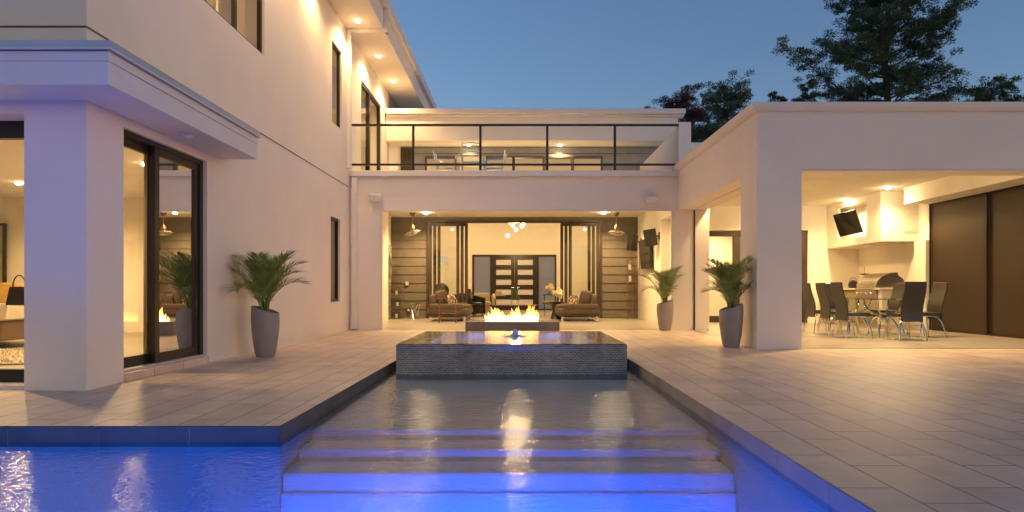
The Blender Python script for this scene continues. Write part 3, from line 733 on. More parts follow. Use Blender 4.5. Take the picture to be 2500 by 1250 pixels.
fl0, fl1 = px(1184, 12.9), px(1314, 12.9)
for k in range(95):
    t = rnd.random(); x = fl0+(fl1-fl0)*t
    env = .11+.25*(max(0, math.cos((t-.22)*7))**2*.8+max(0, math.cos((t-.58)*14))**2*.75*(abs(t-.58) < .15)+max(0, math.cos((t-.88)*11))**2*(t > .74))
    h = env*rnd.uniform(.55, 1.05)+.02; r0 = rnd.uniform(.018, .04); y = FY0+.42+rnd.uniform(-.13, .13)
    ph = rnd.uniform(0, 6); lean = rnd.uniform(-.22, .22); pts = []; rs = []
    for i in range(9):
        s = i/8; pts.append((x+lean*h*s+.018*math.sin(ph+s*6)*s, y+.015*math.cos(ph*1.3+s*5)*s, FZ-.05+(h+.05)*s)); rs.append(max(.0015, r0*(.75+1.1*s)*(1-s)**.75 if s < 1 else .001))
    g.tube(pts, rs, 8)
g.build('flames', 'flame', fp, world=True, smooth=True)

# ------------------------------------------------------------------ recessed lights
DLMESH = {}
def downlight(label, x, y, z, power, spot=150, group='recessed ceiling lights', color=WARM, blend=.8, lit=True, rad=.055):
    t = thing('recessed_light', label, 'ceiling light', (x, y, z), 0, group)
    if 'a' not in DLMESH:
        g = G(); g.lathe([(.085, -.001), (.085, -.008), (.062, -.010), (.055, -.003)], 24, caps=False); DLMESH['a'] = g.build('trim_ring', 'white', t, smooth=True)
        g = G(); g.lathe([(.056, -.002), (.055, -.018), (.045, -.036), (.025, -.046), (0, -.048)], 20); DLMESH['b'] = g.build('lens', 'lens', t, smooth=True); first = DLMESH['b']; hard = first.data; DLMESH['c'] = hard.copy(); DLMESH['c'].materials[0] = M['lens_soft']; DLMESH['h'] = hard; first.data = DLMESH['c']
    else:
        for k in ('a', 'b'):
            c = DLMESH[k].copy(); C.objects.link(c); c.parent = t
            if k == 'b': c.data = DLMESH['h']
            if k == 'b' and not lit: c.data = c.data.copy(); c.data.materials[0] = M['white']
            elif k == 'b' and group.split()[0] in ('soffit', 'balcony', 'room'):
                c.data = DLMESH['c']
    if power: lamp('SPOT', 'lamp', t, (0, 0, -.10), power, color, rad, spot, blend)
    return t
EZ = 6.829
for lab, y in (('soffit light above the narrow upper window, nearest the downspout', 13.92), ('soffit light above the balcony door, middle of the three seen', 16.0), ('farthest soffit light over the balcony', 17.9), ('soffit light above the upper windows, just out of the picture', 11.9), ('second soffit light above the upper windows', 9.9), ('third soffit light above the upper windows', 7.9)):
    downlight(lab, -3.53, y, EZ, 26 if y > 12 else 14, 150, 'soffit lights of the main eave')
for lab, x in (('balcony ceiling light above the metal chairs', -1.5), ('balcony ceiling light right of the metal chairs', 1.24)):
    downlight(lab, x, 19.12, UZ0-.0, 30, 150, 'balcony ceiling lights')
downlight('patio ceiling light beside the left fan', px(1040, 19.6), 19.6, 3.318, 60, 150, 'patio ceiling lights')
downlight('patio ceiling light beside the right fan', px(1473, 19.6), 19.6, 3.318, 60, 150, 'patio ceiling lights')
downlight('patio ceiling light in the front left, behind the lintel', -2.6, 16.9, 3.318, 40, 150, 'patio ceiling lights')
downlight('patio ceiling light in the front right, behind the lintel', 2.6, 16.9, 3.318, 40, 150, 'patio ceiling lights')
downlight('patio ceiling light in the front middle, behind the lintel', 0, 16.9, 3.318, 35, 150, 'patio ceiling lights')
for lab, x, y, p in (('wing ceiling light in front of the hood corner', px(2167, 14.46), 14.46, 38), ('wing ceiling light above the television niche', px(2065, 16.4), 16.4, 32),
                 ('wing ceiling light near the side opening', 4.64, 14.4, 15), ('wing ceiling light over the near chair', 7.1, 11.4, 50), ('wing ceiling light behind the corner pillar', 6.0, 11.2, 50),
                 ('wing ceiling light near the back door', 6.6, 16.4, 55)):
    downlight(lab, x, y, 3.259, p, 150, 'dining wing ceiling lights')
downlight('unlit round light in the underside of the corner canopy', -3.63, 6.95, CZ0-.001, 0, lit=False)
# rooms behind the glass
def room_lamp(label, x, y, z, power, group='room ceiling lights', **k): return downlight(label, x, y, z, power, 165, group, **k)
for i, (x, y, p) in enumerate(((-3.5, 23, 33), (3.5, 23, 33), (-3.5, 27.5, 28), (3.5, 27.5, 28), (0, 25, 33))):
    room_lamp(['great room light front left', 'great room light front right', 'great room light by the lamp corner', 'great room light by the right sidelight', 'great room light over the coffee table'][i], x, y, GZ-.002, p)
room_lamp('bedroom light near the front window', -6.0, 6.9, 2.749, 28); room_lamp('bedroom light at the back', -8.5, 10.8, 2.749, 45); room_lamp('bedroom light inside the side door', -5.4, 9.2, 2.749, 46)
room_lamp('small room light behind the narrow window', -5.2, 14.0, 2.749, 20)
room_lamp('upstairs light behind the long window', -5.6, 8.4, 6.499, 70); room_lamp('upstairs light behind the narrow window', -5.5, 14, 6.499, 20); room_lamp('upstairs light behind the balcony door', -5.5, 17, 6.499, 15)
room_lamp('light in the room behind the wing door', 6.2, 19.6, 3.199, 60)

# ------------------------------------------------------------------ chandelier
ch = thing('chandelier', 'cluster of small glowing glass globes hanging in the great room', 'chandelier', (-.1, 26, GZ))
g = G(); g.lathe([(.15, -.03), (.15, 0)], 24, (0, 0, 0)); g.build('canopy', 'white', ch, smooth=True)
for i, (x, y) in enumerate(((1240, 576), (1252, 550), (1260, 560), (1274, 553), (1277, 548), (1279, 541), (1245, 543))):
    X = px(x, 26)+.1; dz = pz(y, 26)-GZ; yy = (i % 3-1)*.15
    g = G(); g.tube([(X*.3, yy*.3, 0), (X, yy, dz+.1)], .003, 5); rd = g.build('rod', 'bronze', ch)
    g = G(); g.cush((X, yy, dz), (.075,)*3, k=1.43); g.build('globe', 'globe', rd, smooth=True)
lamp('POINT', 'lamp', ch, (0, 0, pz(575, 26)-GZ-.25), 25, WARM, .12)

# ================================================================== OBJECTS
# ------------------------------------------------------------------ potted palms
def potted_palm(label, x, y, slope_dir, seed, nfr, spread, hgt, bias=(0, 0)):
    t = thing('potted_palm', label, 'potted palm', (x, y, 0), 0, 'potted palms along the terrace')
    rd = random.Random(seed)
    g = G()
    prof = [(.118, 0), (.135, .05), (.160, .20), (.180, .38), (.186, .50), (.183, .62), (.180, .645), (.168, .645), (.168, .60), (.165, .50)]
    hh = .645
    def tilt(r, an, z):
        k = max(0, (z-.30)/(hh-.30)); return k*.055*math.cos(an)*slope_dir*(r/.18)
    g.lathe(prof, 36, tilt=tilt)
    g.build('pot', 'pot', t, smooth=True)
    g = G(); g.lathe([(.166, .56), (.10, .565), (.0, .57)], 24, tilt=lambda r, an, z: .045*math.cos(an)*slope_dir*(r/.166), caps=False); g.build('soil', 'soil', t)
    for i in range(nfr):
        az = 2*math.pi*(i*0.381966)+rd.uniform(-.3, .3)
        k = i/nfr
        elev = R(rd.uniform(62, 84) if k < .4 else rd.uniform(42, 66) if k < .75 else rd.uniform(10, 35))
        L = hgt*(rd.uniform(.85, 1.05) if k < .75 else rd.uniform(.75, .95))
        base = Vector((rd.uniform(-.035, .035), rd.uniform(-.035, .035), .56))
        dirh = Vector((math.cos(az)+bias[0], math.sin(az)*.8+bias[1], 0)).normalized()
        stem = .26 if k < .75 else .14
        pts = [base]; e_ = R(86) if k < .6 else R(75)
        p = base.copy(); n = 16; seg = (L+stem)/n
        for j in range(n):
            s = (j+1)/n; cur = e_+(elev-R(22)*spread-e_)*min(1, s**1.35)-R(34)*max(0, s-.65)*2*spread
            p = p+(dirh*math.cos(cur)+Vector((0, 0, 1))*math.sin(cur))*seg; pts.append(p.copy())
        g = G(); g.tube(pts, [.0085*(1-.75*j/n)+.001 for j in range(n+1)], 6)
        side = dirh.cross(Vector((0, 0, 1))).normalized()
        n0 = int(n*stem/(L+stem))+1; nl = 32
        for q in range(nl):
            s = n0+(n-n0)*(q+.5)/nl; a = int(s); fr = s-a; c = pts[a].lerp(pts[min(a+1, n)], fr)
            tdir = (pts[min(a+1, n)]-pts[a-1 if a == n else a]).normalized()
            up = side.cross(tdir).normalized()
            if up.z < 0: up = -up
            u = q/nl; ll = (.07+.20*math.sin(math.pi*(.15+.8*u)))*rd.uniform(.85, 1.1)*(hgt/.62)
            for sg in (-1, 1):
                d = (side*sg*1.0+tdir*(.55+.9*u)+up*.32*rd.uniform(.5, 1.5)).normalized()
                w = .0075; wv = tdir.cross(d).cross(d).normalized()*w
                m1 = c+d*ll*.5; m2 = c+d*ll+Vector((0, 0, -1))*ll*.12
                g.add([c-wv*.4, c+wv*.4, m1+wv, m1-wv, m2], [(0, 1, 2, 3), (3, 2, 4)])
        g.build('frond', 'palm', t, merge=False)
    g = G()
    for _ in range(5):
        a = rd.uniform(0, 6.28); g.tube([(.03*math.cos(a), .03*math.sin(a), .55), (.028*math.cos(a), .028*math.sin(a), .66), (.04*math.cos(a), .04*math.sin(a), .76)], [.018, .015, .008], 7)
    g.build('stem', 'palm_stem', t, smooth=True)
    return t
potted_palm('bushy palm in a tall grey pot against the left stucco wall', px(640, 8.61), 8.72, -1, 11, 18, 1.0, .70)
potted_palm('palm in a tall grey pot beside the corner pillar of the dining wing', px(1789, 10.04), 10.12, 1, 25, 17, .9, .66, (-.45, 0))
potted_palm('light green palm in a tall grey pot at the right end of the patio opening', px(1624, 14.4), 14.42, 1, 5, 13, 1.0, .72)

# ------------------------------------------------------------------ sofas
def sofa(label, x, y, facing):
    t = thing('sofa', label, 'sofa', (x, y, 0), 0, 'pair of brown sofas facing each other')
    f = facing                                     # +1 looks to +X
    L = 2.1
    g = G(); g.cush((0, L/2, .30), (.62, L/2, .09), k=6); g.cush((0, L/2, .20), (.58, L/2-.03, .05), k=6); g.build('base', 'sofa', t, smooth=True)
    for yy in (.18, L-.18):
        g = G(); g.cush((f*-.05 if True else 0, yy, .44), (.50, .17, .085), k=4.5); g.build('arm', 'sofa', t, smooth=True)
    for k in range(2):
        yy = .36+(L-.72)*(k+.5)/2
        g = G(); g.cush((f*.12, yy, .42), (.48, (L-.76)/4, .07), k=5); g.build('seat_cushion', 'sofa', t, smooth=True)
        g = G(); g.cush((f*-.26, yy, .68), (.12, (L-.80)/4, .23), Matrix.Rotation(f*R(-14), 3, 'Y'), k=3.4); g.build('back_cushion', 'sofa', t, smooth=True)
    g = G(); g.cush((f*-.44, L/2, .58), (.10, L/2-.34, .22), Matrix.Rotation(f*R(-8), 3, 'Y'), k=5); g.build('backrest', 'sofa', t, smooth=True)
    for yy in (.10, L-.10):
        g = G(); g.box(-.52, -.46, yy-.03, yy+.03, 0, .16); g.box(.46, .52, yy-.03, yy+.03, 0, .16); g.box(-.46, .46, yy-.03, yy+.03, 0, .022); g.build('leg', 'chrome', t, bevel=.003)
    return t
sofa('brown fabric sofa left of the fire pit, facing right', px(1092, 18.2), 18.15, 1)
sofa('brown fabric sofa right of the fire pit, facing left', px(1415, 18.2), 18.15, -1)
M['pattern'] = None
def pattern_mat():
    m = mat('patterned_fabric', (.3, .22, .16), .9); n = m.node_tree.nodes; l = m.node_tree.links
    v = n.new('ShaderNodeTexVoronoi'); v.inputs['Scale'].default_value = 22; l.new(n['Texture Coordinate'].outputs['Object'], v.inputs['Vector'])
    r = n.new('ShaderNodeValToRGB'); r.color_ramp.interpolation = 'CONSTANT'; r.color_ramp.elements[0].color = (.62, .52, .38, 1); r.color_ramp.elements[1].position = .42; r.color_ramp.elements[1].color = (.10, .05, .035, 1)
    l.new(v.outputs['Distance'], r.inputs[0]); l.new(r.outputs[0], n['Principled BSDF'].inputs['Base Color']); return m
M['pattern'] = pattern_mat()
def pillow(label, x, y, z, half, rot, m, group=None, name='throw_pillow'):
    g = G(); g.cush((0, 0, 0), half, k=2.7); o = g.build(name, m, smooth=True); o.location = (x, y, z); o.rotation_euler = rot
    return tag(o, label, 'cushion', group)
pillow('patterned cushion on the right sofa', px(1400, 18.3), 18.42, .60, (.07, .19, .19), (0, R(22), R(30)), 'pattern', 'patterned sofa cushions')
pillow('patterned cushion on the left sofa, nearest the arm', px(1100, 18.3), 18.6, .60, (.07, .2, .2), (0, R(-24), R(-20)), 'pattern', 'patterned sofa cushions')
pillow('patterned cushion on the left sofa, behind the nearest one', px(1108, 18.9), 19.1, .60, (.07, .2, .2), (0, R(-26), R(10)), 'pattern', 'patterned sofa cushions')

# ------------------------------------------------------------------ white armchair and dark armchair behind
def armchair(label, x, y, rz, fab, grp=None):
    t = thing('armchair', label, 'armchair', (x, y, 0), rz, grp)
    g = G(); g.cush((0, .02, .42), (.30, .34, .09), k=5); g.build('seat', fab, t, smooth=True)
    g = G(); g.cush((0, .33, .60), (.30, .10, .22), Matrix.Rotation(R(-10), 3, 'X'), k=4); g.build('backrest', fab, t, smooth=True)
    for s in (-1, 1):
        g = G(); g.slab([(s*.30, -.36, .10), (s*.36, .42, .10), (s*.42, .46, .80), (s*.40, -.30, .66)], .07*s); g.build('arm', fab, t, bevel=.02)
    g = G(); g.box(-.29, .29, -.32, .36, .10, .33); g.build('base', fab, t, bevel=.02)
    for sx in (-1, 1):
        for sy in (-1, 1): g = G(); g.tube([(sx*.27, sy*.28+.02, .1), (sx*.28, sy*.30+.02, 0)], .018, 8); g.build('leg', 'black', t)
    return t
armchair('cream upholstered armchair beyond the fire pit', px(1178, 23.5), 23.5, R(8), 'cream_fabric')
armchair('dark armchair behind the left sofa, mostly hidden', px(1152, 22.5), 22.2, R(60), 'black')
pillow('dark cushion on the dark armchair', px(1149, 22.2), 22.0, .78, (.06, .2, .2), (0, R(-15), R(15)), 'pattern')

# wooden folding tray stand before the left sofa
t = thing('wooden_valet_stand', 'slender red wood folding stand in front of the left sofa', 'stand', (px(1093, 17.6), 17.55, 0))
w = .24
g = G(); g.box(-w-.03, w+.03, -.02, .02, .665, .69); g.build('top_rail', 'wood', t, bevel=.006)
for s in (-1, 1):
    for a, b in ((0, 0), (.0, .30)): g = G(); g.tube([(s*(w-.02), a+.0, .67), (s*(w+.0)-(.04*s if b else 0), b, 0)], .012, 8); g.build('leg', 'wood', t)
g = G(); g.tube([(-w, .0, .27), (w, .0, .27)], .009, 8); g.build('stretcher', 'wood', t)

# coffee table with cactus
t = thing('coffee_table', 'dark low coffee table behind the flames', 'coffee table', (px(1255, 20), 22.0, 0))
g = G(); g.box(-.85, .85, -.35, .35, .36, .41); g.build('tabletop', 'black', t, bevel=.006)
for s in (-1, 1): g = G(); g.box(s*.72-.06, s*.72+.06, -.3, .3, 0, .359); g.build('leg', 'black', t, bevel=.004)
t = thing('potted_cactus', 'green column cactus in a white patterned pot on the coffee table', 'cactus', (px(1257, 21.9), 21.9, .411))
g = G(); g.lathe([(.11, 0), (.13, .17), (.115, .17), (.11, .14)], 20); g.build('pot', 'white', t, smooth=True)
for i, (dx, dy, h) in enumerate(((0, 0, .48), (-.07, .02, .38), (.07, -.02, .34), (.03, .05, .42), (-.10, -.03, .22), (.12, .02, .2))):
    g = G(); n = 40
    pts = [(dx*.5, dy, .12), (dx, dy, .2), (dx, dy, .12+h*.6), (dx, dy, .12+h), (dx, dy, .12+h+.02)]; g.tube(pts, [.03, .036, .036, .028, .006], 8); g.build('stem', 'cactus', t)

# side table with stacked books
t = thing('side_table', 'thin cream side table right of the cream armchair', 'side table', (px(1217, 24.5), 24.5, 0))
g = G(); g.box(-.28, .28, -.2, .2, .70, .73); g.build('tabletop', 'cream_fabric', t, bevel=.004)
g = G(); g.box(-.26, -.22, -.15, .15, 0, .699); g.build('leg', 'steel', t); g = G(); g.box(-.26, .15, -.15, .15, 0, .02); g.build('base', 'steel', t)
g = G()
for k in range(3): g.box(-.16+.02*k, .16-.02*k, -.12, .1, .731+.05*k, .778+.05*k)
o = g.build('folded_towels', 'cream_fabric', bevel=.012, merge=False); o.location = (px(1217, 24.5), 24.5, .0); tag(o, 'stack of folded cream cloths on the thin side table', 'towels')

# drum table, flowers, stool (right)
t = thing('drum_table', 'dark hourglass side table left of the right sofa', 'side table', (px(1359, 20.2), 20.2, 0))
g = G(); g.lathe([(.20, 0), (.19, .02), (.13, .28), (.17, .48), (.24, .53), (.24, .555), (.0, .556)], 28); g.build('pedestal', 'black', t, smooth=True)
def flowers(label, x, y, z, s):
    t = thing('flower_vase', label, 'flowers', (x, y, z), 0, 'hydrangea bouquets')
    g = G(); g.lathe([(.04*s, 0), (.06*s, .06*s), (.045*s, .13*s), (.04*s, .13*s)], 14); g.build('vase', 'glass_table', t, smooth=True)
    rd = random.Random(4)
    for i in range(5):
        c = Vector((rd.uniform(-.1, .1)*s, rd.uniform(-.08, .08)*s, (.2+rd.uniform(-.03, .13))*s)); g = G()
        for k in range(60):
            d = Vector((rd.gauss(0, 1), rd.gauss(0, 1), rd.gauss(0, 1))).normalized(); q = c+d*.085*s
            u = d.orthogonal().normalized()*.02*s; v = d.cross(u); g.add([q-u-v, q+u-v, q+u+v+d*.006, q-u+v], [(0,1,2,3)])
        g.build('bloom', 'flower', t, merge=False)
flowers('yellow white hydrangeas in a glass vase on the dark side table', px(1360, 20.2), 20.2, .557, 1.15)
t = thing('stool', 'small dark round stool with thin metal legs near the right sidelight', 'stool', (px(1340, 22.5), 22.5, 0))
g = G(); g.lathe([(.19, .42), (.25, .45), (.24, .52), (.12, .56), (.0, .565)], 24); g.build('seat', 'olive', t, smooth=True)
for a in (45, 135, 225, 315): g = G(); g.tube([(.14*math.cos(R(a)), .14*math.sin(R(a)), .43), (.22*math.cos(R(a)), .22*math.sin(R(a)), 0)], .010, 7); g.build('leg', 'chrome', t)
flowers('white hydrangea by the right sidelight, standing on a console', px(1341, 28.5), 28.5, .74, 1.3)
t = thing('console_table', 'slim dark console table under the far white hydrangea', 'console', (px(1345, 28.5), 28.5, 0))
g = G(); g.box(-.35, .35, -.15, .15, .70, .739); g.build('tabletop', 'black', t, bevel=.004)
for s in (-1, 1): g = G(); g.box(s*.3-.02, s*.3+.02, -.12, .12, 0, .699); g.build('leg', 'black', t)

# floor lamp and round wall sculpture behind the left leaf glass
t = thing('floor_lamp', 'floor lamp with a wide drum shade behind the left glass leaves', 'floor lamp', (px(1074, 24.5), 24.5, 0))
g = G(); g.lathe([(.30, 0), (.30, .34)], 32, (0, 0, pz(648, 24.5)), caps=False); o = g.build('lamp_shade', emis('shade_glow', (.95, .66, .36), .55), t, smooth=True)
g = G(); g.tube([(0, 0, .02), (0, 0, pz(648, 24.5)+.2)], .015, 8); g.build('pole', 'black', t); g = G(); g.lathe([(.16, 0), (.16, .02)], 24); g.build('base', 'black', t)
lamp('POINT', 'lamp', t, (0, 0, pz(640, 24.5)), 8, WARM, .06)
t = thing('disc_sculpture', 'large dark round disc sculpture below the drum shade', 'sculpture', (px(1077, 23.6), 23.6, 0))
g = G(); g.lathe([(.18, 0), (.18, .03)], 20); g.tube([(0, 0, .03), (0, 0, .62)], .02, 8); g.build('stand', 'black', t)
g = G(); g.lathe([(.10, -.03), (.27, -.045), (.30, 0), (.27, .045), (.10, .03)], 32); o = g.build('disc', 'frame_warm', t, smooth=True); o.rotation_euler = (R(90), 0, 0); o.location = (0, 0, .90)

# ------------------------------------------------------------------ fans
def fan(label, x, y, tilt, az):
    t = thing('cage_fan', label, 'fan', (x, y, 3.316), 0, 'bronze cage fans hanging over the patio')
    g = G(); g.lathe([(.03, -.09), (.05, -.08), (.085, -.03), (.09, 0)], 20); g.build('canopy', 'frame_warm', t, smooth=True)
    g = G(); g.tube([(0, 0, -.08), (0, 0, -.36)], .011, 8); g.build('rod', 'bronze', t)
    g = G(); g.lathe([(.015, -.34), (.03, -.37), (.07, -.43), (.085, -.49), (.07, -.545), (.03, -.56)], 24); g.build('motor', 'bronze', t, smooth=True)
    mt = Matrix.Rotation(R(az), 3, 'Z') @ Matrix.Rotation(R(tilt), 3, 'Y'); c = Vector((0, 0, -.62))
    g = G()
    def ring(r, z, th=.007):
        g.tube([c+mt@Vector((r*math.cos(a*math.pi/12), r*math.sin(a*math.pi/12), z)) for a in range(25)], th, 5, cap=False)
    ring(.25, 0, .014); ring(.19, -.045); ring(.12, -.065); ring(.19, .045); ring(.05, -.07, .012)
    for k in range(20):
        a = math.pi*2*k/20; q = Vector((math.cos(a), math.sin(a), 0))
        g.tube([c+mt@(q*r+Vector((0, 0, z))) for r, z in ((.05, .06), (.19, .045), (.25, 0), (.19, -.045), (.05, -.07))], .003, 4, cap=False)
    g.build('cage', 'steel', t, smooth=True)
    for k in range(4):
        a = math.pi/2*k; u = Vector((math.cos(a), math.sin(a), 0)); v = Vector((-math.sin(a), math.cos(a), 0))
        g = G(); g.slab([c+mt@(u*.04-v*.03), c+mt@(u*.21-v*.07+Vector((0, 0, -.02))), c+mt@(u*.21+v*.06+Vector((0, 0, .02))), c+mt@(u*.04+v*.03)], .004); g.build('blade', 'frame', t)
fan('cage fan at the left of the patio, tilted to the right', px(1007, 19.7), 19.7, -18, 20)
fan('cage fan at the right of the patio, hanging level', px(1505, 19.7), 19.7, 4, 0)

# ------------------------------------------------------------------ speakers, screens, painting
def wall_speaker(label, x0, x1, y0, y1):
    a, b = px(x0, YB), px(x1, YB); z1, z0 = pz(y0, YB), pz(y1, YB)
    t = thing('outdoor_speaker', label, 'speaker', ((a+b)/2, YB, (z0+z1)/2), 0, 'white speakers over the patio opening')
    w, h = (b-a)/2, (z1-z0)/2
    g = G(); g.cush((0, -.12, 0), (w, .09, h), Matrix.Rotation(R(10), 3, 'X'), k=5); g.build('cabinet', 'white', t, smooth=True)
    g = G(); g.box(-.03, .03, -.06, -.001, -.04, .04); g.build('bracket', 'white', t)
wall_speaker('white box speaker above the left end of the patio opening', 906, 935, 475, 495)
wall_speaker('white box speaker above the right end of the patio opening', 1574, 1602, 480, 498)
def panel_thing(name, label, cat, quad_, th, m, bracket_to=None, group=None, screen=True):
    q = [Vector(p) for p in quad_]; c = sum(q, Vector())/4
    t = thing(name, label, cat, c, 0, group); g = G(); g.slab([p-c for p in q], th); g.build('casing', 'black', t, bevel=.006)
    if screen:
        nrm = (q[1]-q[0]).cross(q[3]-q[0]).normalized(); g = G(); qq = [(p-c)*.96-nrm*.003 for p in q]; g.slab(qq, .002); g.build('screen', 'screen', t)
    if bracket_to is not None:
        g = G(); d = Vector(bracket_to)-c; g.tube([d*.15, d*.6+Vector((0, 0, .05)), d], .02, 8); g.box(d.x-.02, d.x, d.y-.1, d.y+.1, d.z-.13, d.z+.13); g.build('bracket', 'steel' if name == 'television' and c.x > 6 else 'black', t)
    return t
panel_thing('television', 'large dark television leaning out from the right patio wall', 'television',
            [(px(1558, 19.5), 19.5, pz(589, 19.5)), (px(1583, 18.3), 18.3, pz(580, 18.3)), (px(1592, 18.3), 18.3, pz(656, 18.3)), (px(1565, 19.5), 19.5, pz(657, 19.5))], .05, 'black', (PXR, 18.9, 2.0))
def box_speaker(label, x, y, z, rz, ry, h):
    t = thing('monitor_speaker', label, 'speaker', (x, y, z), 0, 'dark speakers on the right patio wall')
    m = Matrix.Rotation(rz, 3, 'Z') @ Matrix.Rotation(ry, 3, 'Y'); g = G(); g.obox((0, 0, 0), (.11, .14, h), m); g.build('cabinet', 'black', t, bevel=.01)
    g = G(); g.tube([(.05, 0, .03), (PXR-x, .0, .05)], .018, 8); g.box(PXR-x-.02, PXR-x, -.08, .08, -.05, .15); g.build('bracket', 'black', t)
box_speaker('small dark speaker left of the patio television, near the siding', 3.62, 20.2, 2.42, R(25), R(6), .24)
box_speaker('dark speaker right of the patio television, higher up', px(1588, 17.6), 17.6, pz(580, 17.6), R(30), R(-12), .23)
panel_thing('television', 'tilted television in the niche above the grill', 'television',
            [(px(2033, 16.6), 16.6, pz(525, 16.6)), (px(2085, 15.9), 15.9, pz(512, 15.9)), (px(2105, 15.9), 15.9, pz(567, 15.9)), (px(2050, 16.6), 16.6, pz(579, 16.6))], .05, 'black', (HX+.34, 16.0, 2.7))
def painting_mat():
    m = mat('abstract_paint', (.5, .5, .5), .5); n = m.node_tree.nodes; l = m.node_tree.links
    w = n.new('ShaderNodeTexNoise'); w.inputs['Scale'].default_value = 4; w.inputs['Detail'].default_value = 9; w.inputs['Distortion'].default_value = 3
    l.new(n['Texture Coordinate'].outputs['Object'], w.inputs['Vector'])
    r = n.new('ShaderNodeValToRGB'); cr = r.color_ramp; cr.interpolation = 'B_SPLINE'
    for p, c in ((.30, (.04, .04, .05, 1)), (.40, (.62, .60, .55, 1)), (.47, (.10, .22, .30, 1)), (.53, (.75, .72, .66, 1)), (.58, (.45, .14, .04, 1)), (.64, (.05, .04, .04, 1)), (.72, (.7, .68, .6, 1))):
        e = cr.elements.new(p); e.color = c
    l.new(w.outputs['Fac'], r.inputs[0]); l.new(r.outputs[0], n['Principled BSDF'].inputs['Base Color']); return m
M['paint'] = painting_mat()
g = G(); g.box(0, .05, -.62, .62, -.52, .52); o = g.build('painting', 'paint', bevel=.004); o.location = (PXL+.002, 20.0, pz(637, 20.0)); tag(o, 'tall abstract painting on the left patio wall', 'painting')
def photo_mat():
    m = mat('dark_print', (.2, .2, .2), .4); n = m.node_tree.nodes; l = m.node_tree.links
    w = n.new('ShaderNodeTexNoise'); w.inputs['Scale'].default_value = 2.0; w.inputs['Detail'].default_value = 6; l.new(n['Texture Coordinate'].outputs['Object'], w.inputs['Vector'])
    r = n.new('ShaderNodeValToRGB'); r.color_ramp.elements[0].position = .42; r.color_ramp.elements[0].color = (.07, .05, .04, 1); r.color_ramp.elements[1].position = .68; r.color_ramp.elements[1].color = (.75, .65, .5, 1)
    l.new(w.outputs['Fac'], r.inputs[0]); l.new(r.outputs[0], n['Principled BSDF'].inputs['Base Color']); return m
M['print'] = photo_mat()
g = G(); g.box(-1.0, px(1778, 21.4)-6.3, -.04, 0, -.62, .62); o = g.build('picture', 'print'); o.location = (6.3, 21.48, pz(655, 21.4)); tag(o, 'dark landscape print seen through the back door of the wing', 'picture')

# ------------------------------------------------------------------ racks, candles, outlets
t = thing('glass_etagere', 'clear three tier shelf with copper rods against the left siding', 'shelf', (px(968, 20.4), 20.4, 0))
w, d = .21, .16
for sx in (-1, 1):
    for sy in (-1, 1): g = G(); g.tube([(sx*w, sy*d, 0), (sx*w, sy*d, 1.17)], .008, 7); g.build('post', 'bronze', t)
for z in (.02, .40, .77, 1.15): g = G(); g.box(-w, w, -d, d, z, z+.012); g.build('shelf', M['glass_table'], t)
for z, x in ((.032, 0.0), (.412, .03), (.782, 0.0)):
    g = G(); g.lathe([(.035, 0), (.035, .12), (.004, .12)], 16); o = g.build('pillar_candle', 'candle', smooth=True); o.location = (px(968, 20.4)+x, 20.4, z)
    tag(o, {.032: 'white candle on the lowest tier of the clear shelf', .412: 'white candle on the middle tier of the clear shelf', .782: 'white candle on the upper tier of the clear shelf'}[z], 'candle', 'candles on the clear shelf')
t = thing('wire_side_table', 'zigzag wire side table with a glass top beside the clear shelf', 'side table', (px(1013, 20.2), 20.2, 0))
for r_, z in ((.17, .01), (.17, .50)): g = G(); g.tube([(r_*math.cos(a*math.pi/12), r_*math.sin(a*math.pi/12), z) for a in range(25)], .007, 6, cap=False); g.build('ring', 'chrome', t)
for k in range(8):
    a = k*math.pi/4; b = a+(1 if k % 2 else -1)*R(95); g = G(); g.tube([(.17*math.cos(a), .17*math.sin(a), .01), (.17*math.cos(b), .17*math.sin(b), .50)], .007, 6); g.build('rod', 'chrome', t)
g = G(); g.lathe([(.19, .508), (.19, .518), (0, .518)], 28); g.build('tabletop', 'glass_table', t, smooth=True)
t = thing('candle_stand', 'tall slim metal candle stand against the right siding', 'candle stand', (px(1538, 20.4), 20.4, 0))
w = .085
for sx in (-1, 1):
    for sy in (-1, 1): g = G(); g.tube([(sx*w, sy*w, 0), (sx*w, sy*w, 1.92)], .008, 6); g.build('post', 'bronze', t)
for z in (.03, 1.18, 1.55, 1.91): g = G(); g.box(-w, w, -w, w, z, z+.012); g.build('shelf', 'bronze', t)
for z, lb in ((1.192, 'lower white candle in the tall candle stand'), (1.562, 'upper white candle in the tall candle stand')):
    g = G(); g.lathe([(.045, 0), (.045, .19), (.004, .19)], 16); o = g.build('pillar_candle', 'candle', smooth=True); o.location = (px(1538, 20.4), 20.4, z); tag(o, lb, 'candle', 'candles in the tall stand')
for xx, yy, lb in ((993, 692, 'upper wall outlet on the left siding'), (997, 757, 'lower wall outlet on the left siding')):
    t = thing('wall_outlet', lb, 'outlet', (px(xx, 20.7), 20.755, pz(yy, 20.7)), 0, 'outlets on the left siding')
    g = G(); g.box(-.06, .06, -.03, 0, -.07, .07); g.build('plate', 'steel' if yy < 700 else 'black', t, bevel=.004); g = G(); g.box(-.03, .03, -.036, -.03, -.04, .04); g.build('cover', 'white', t)

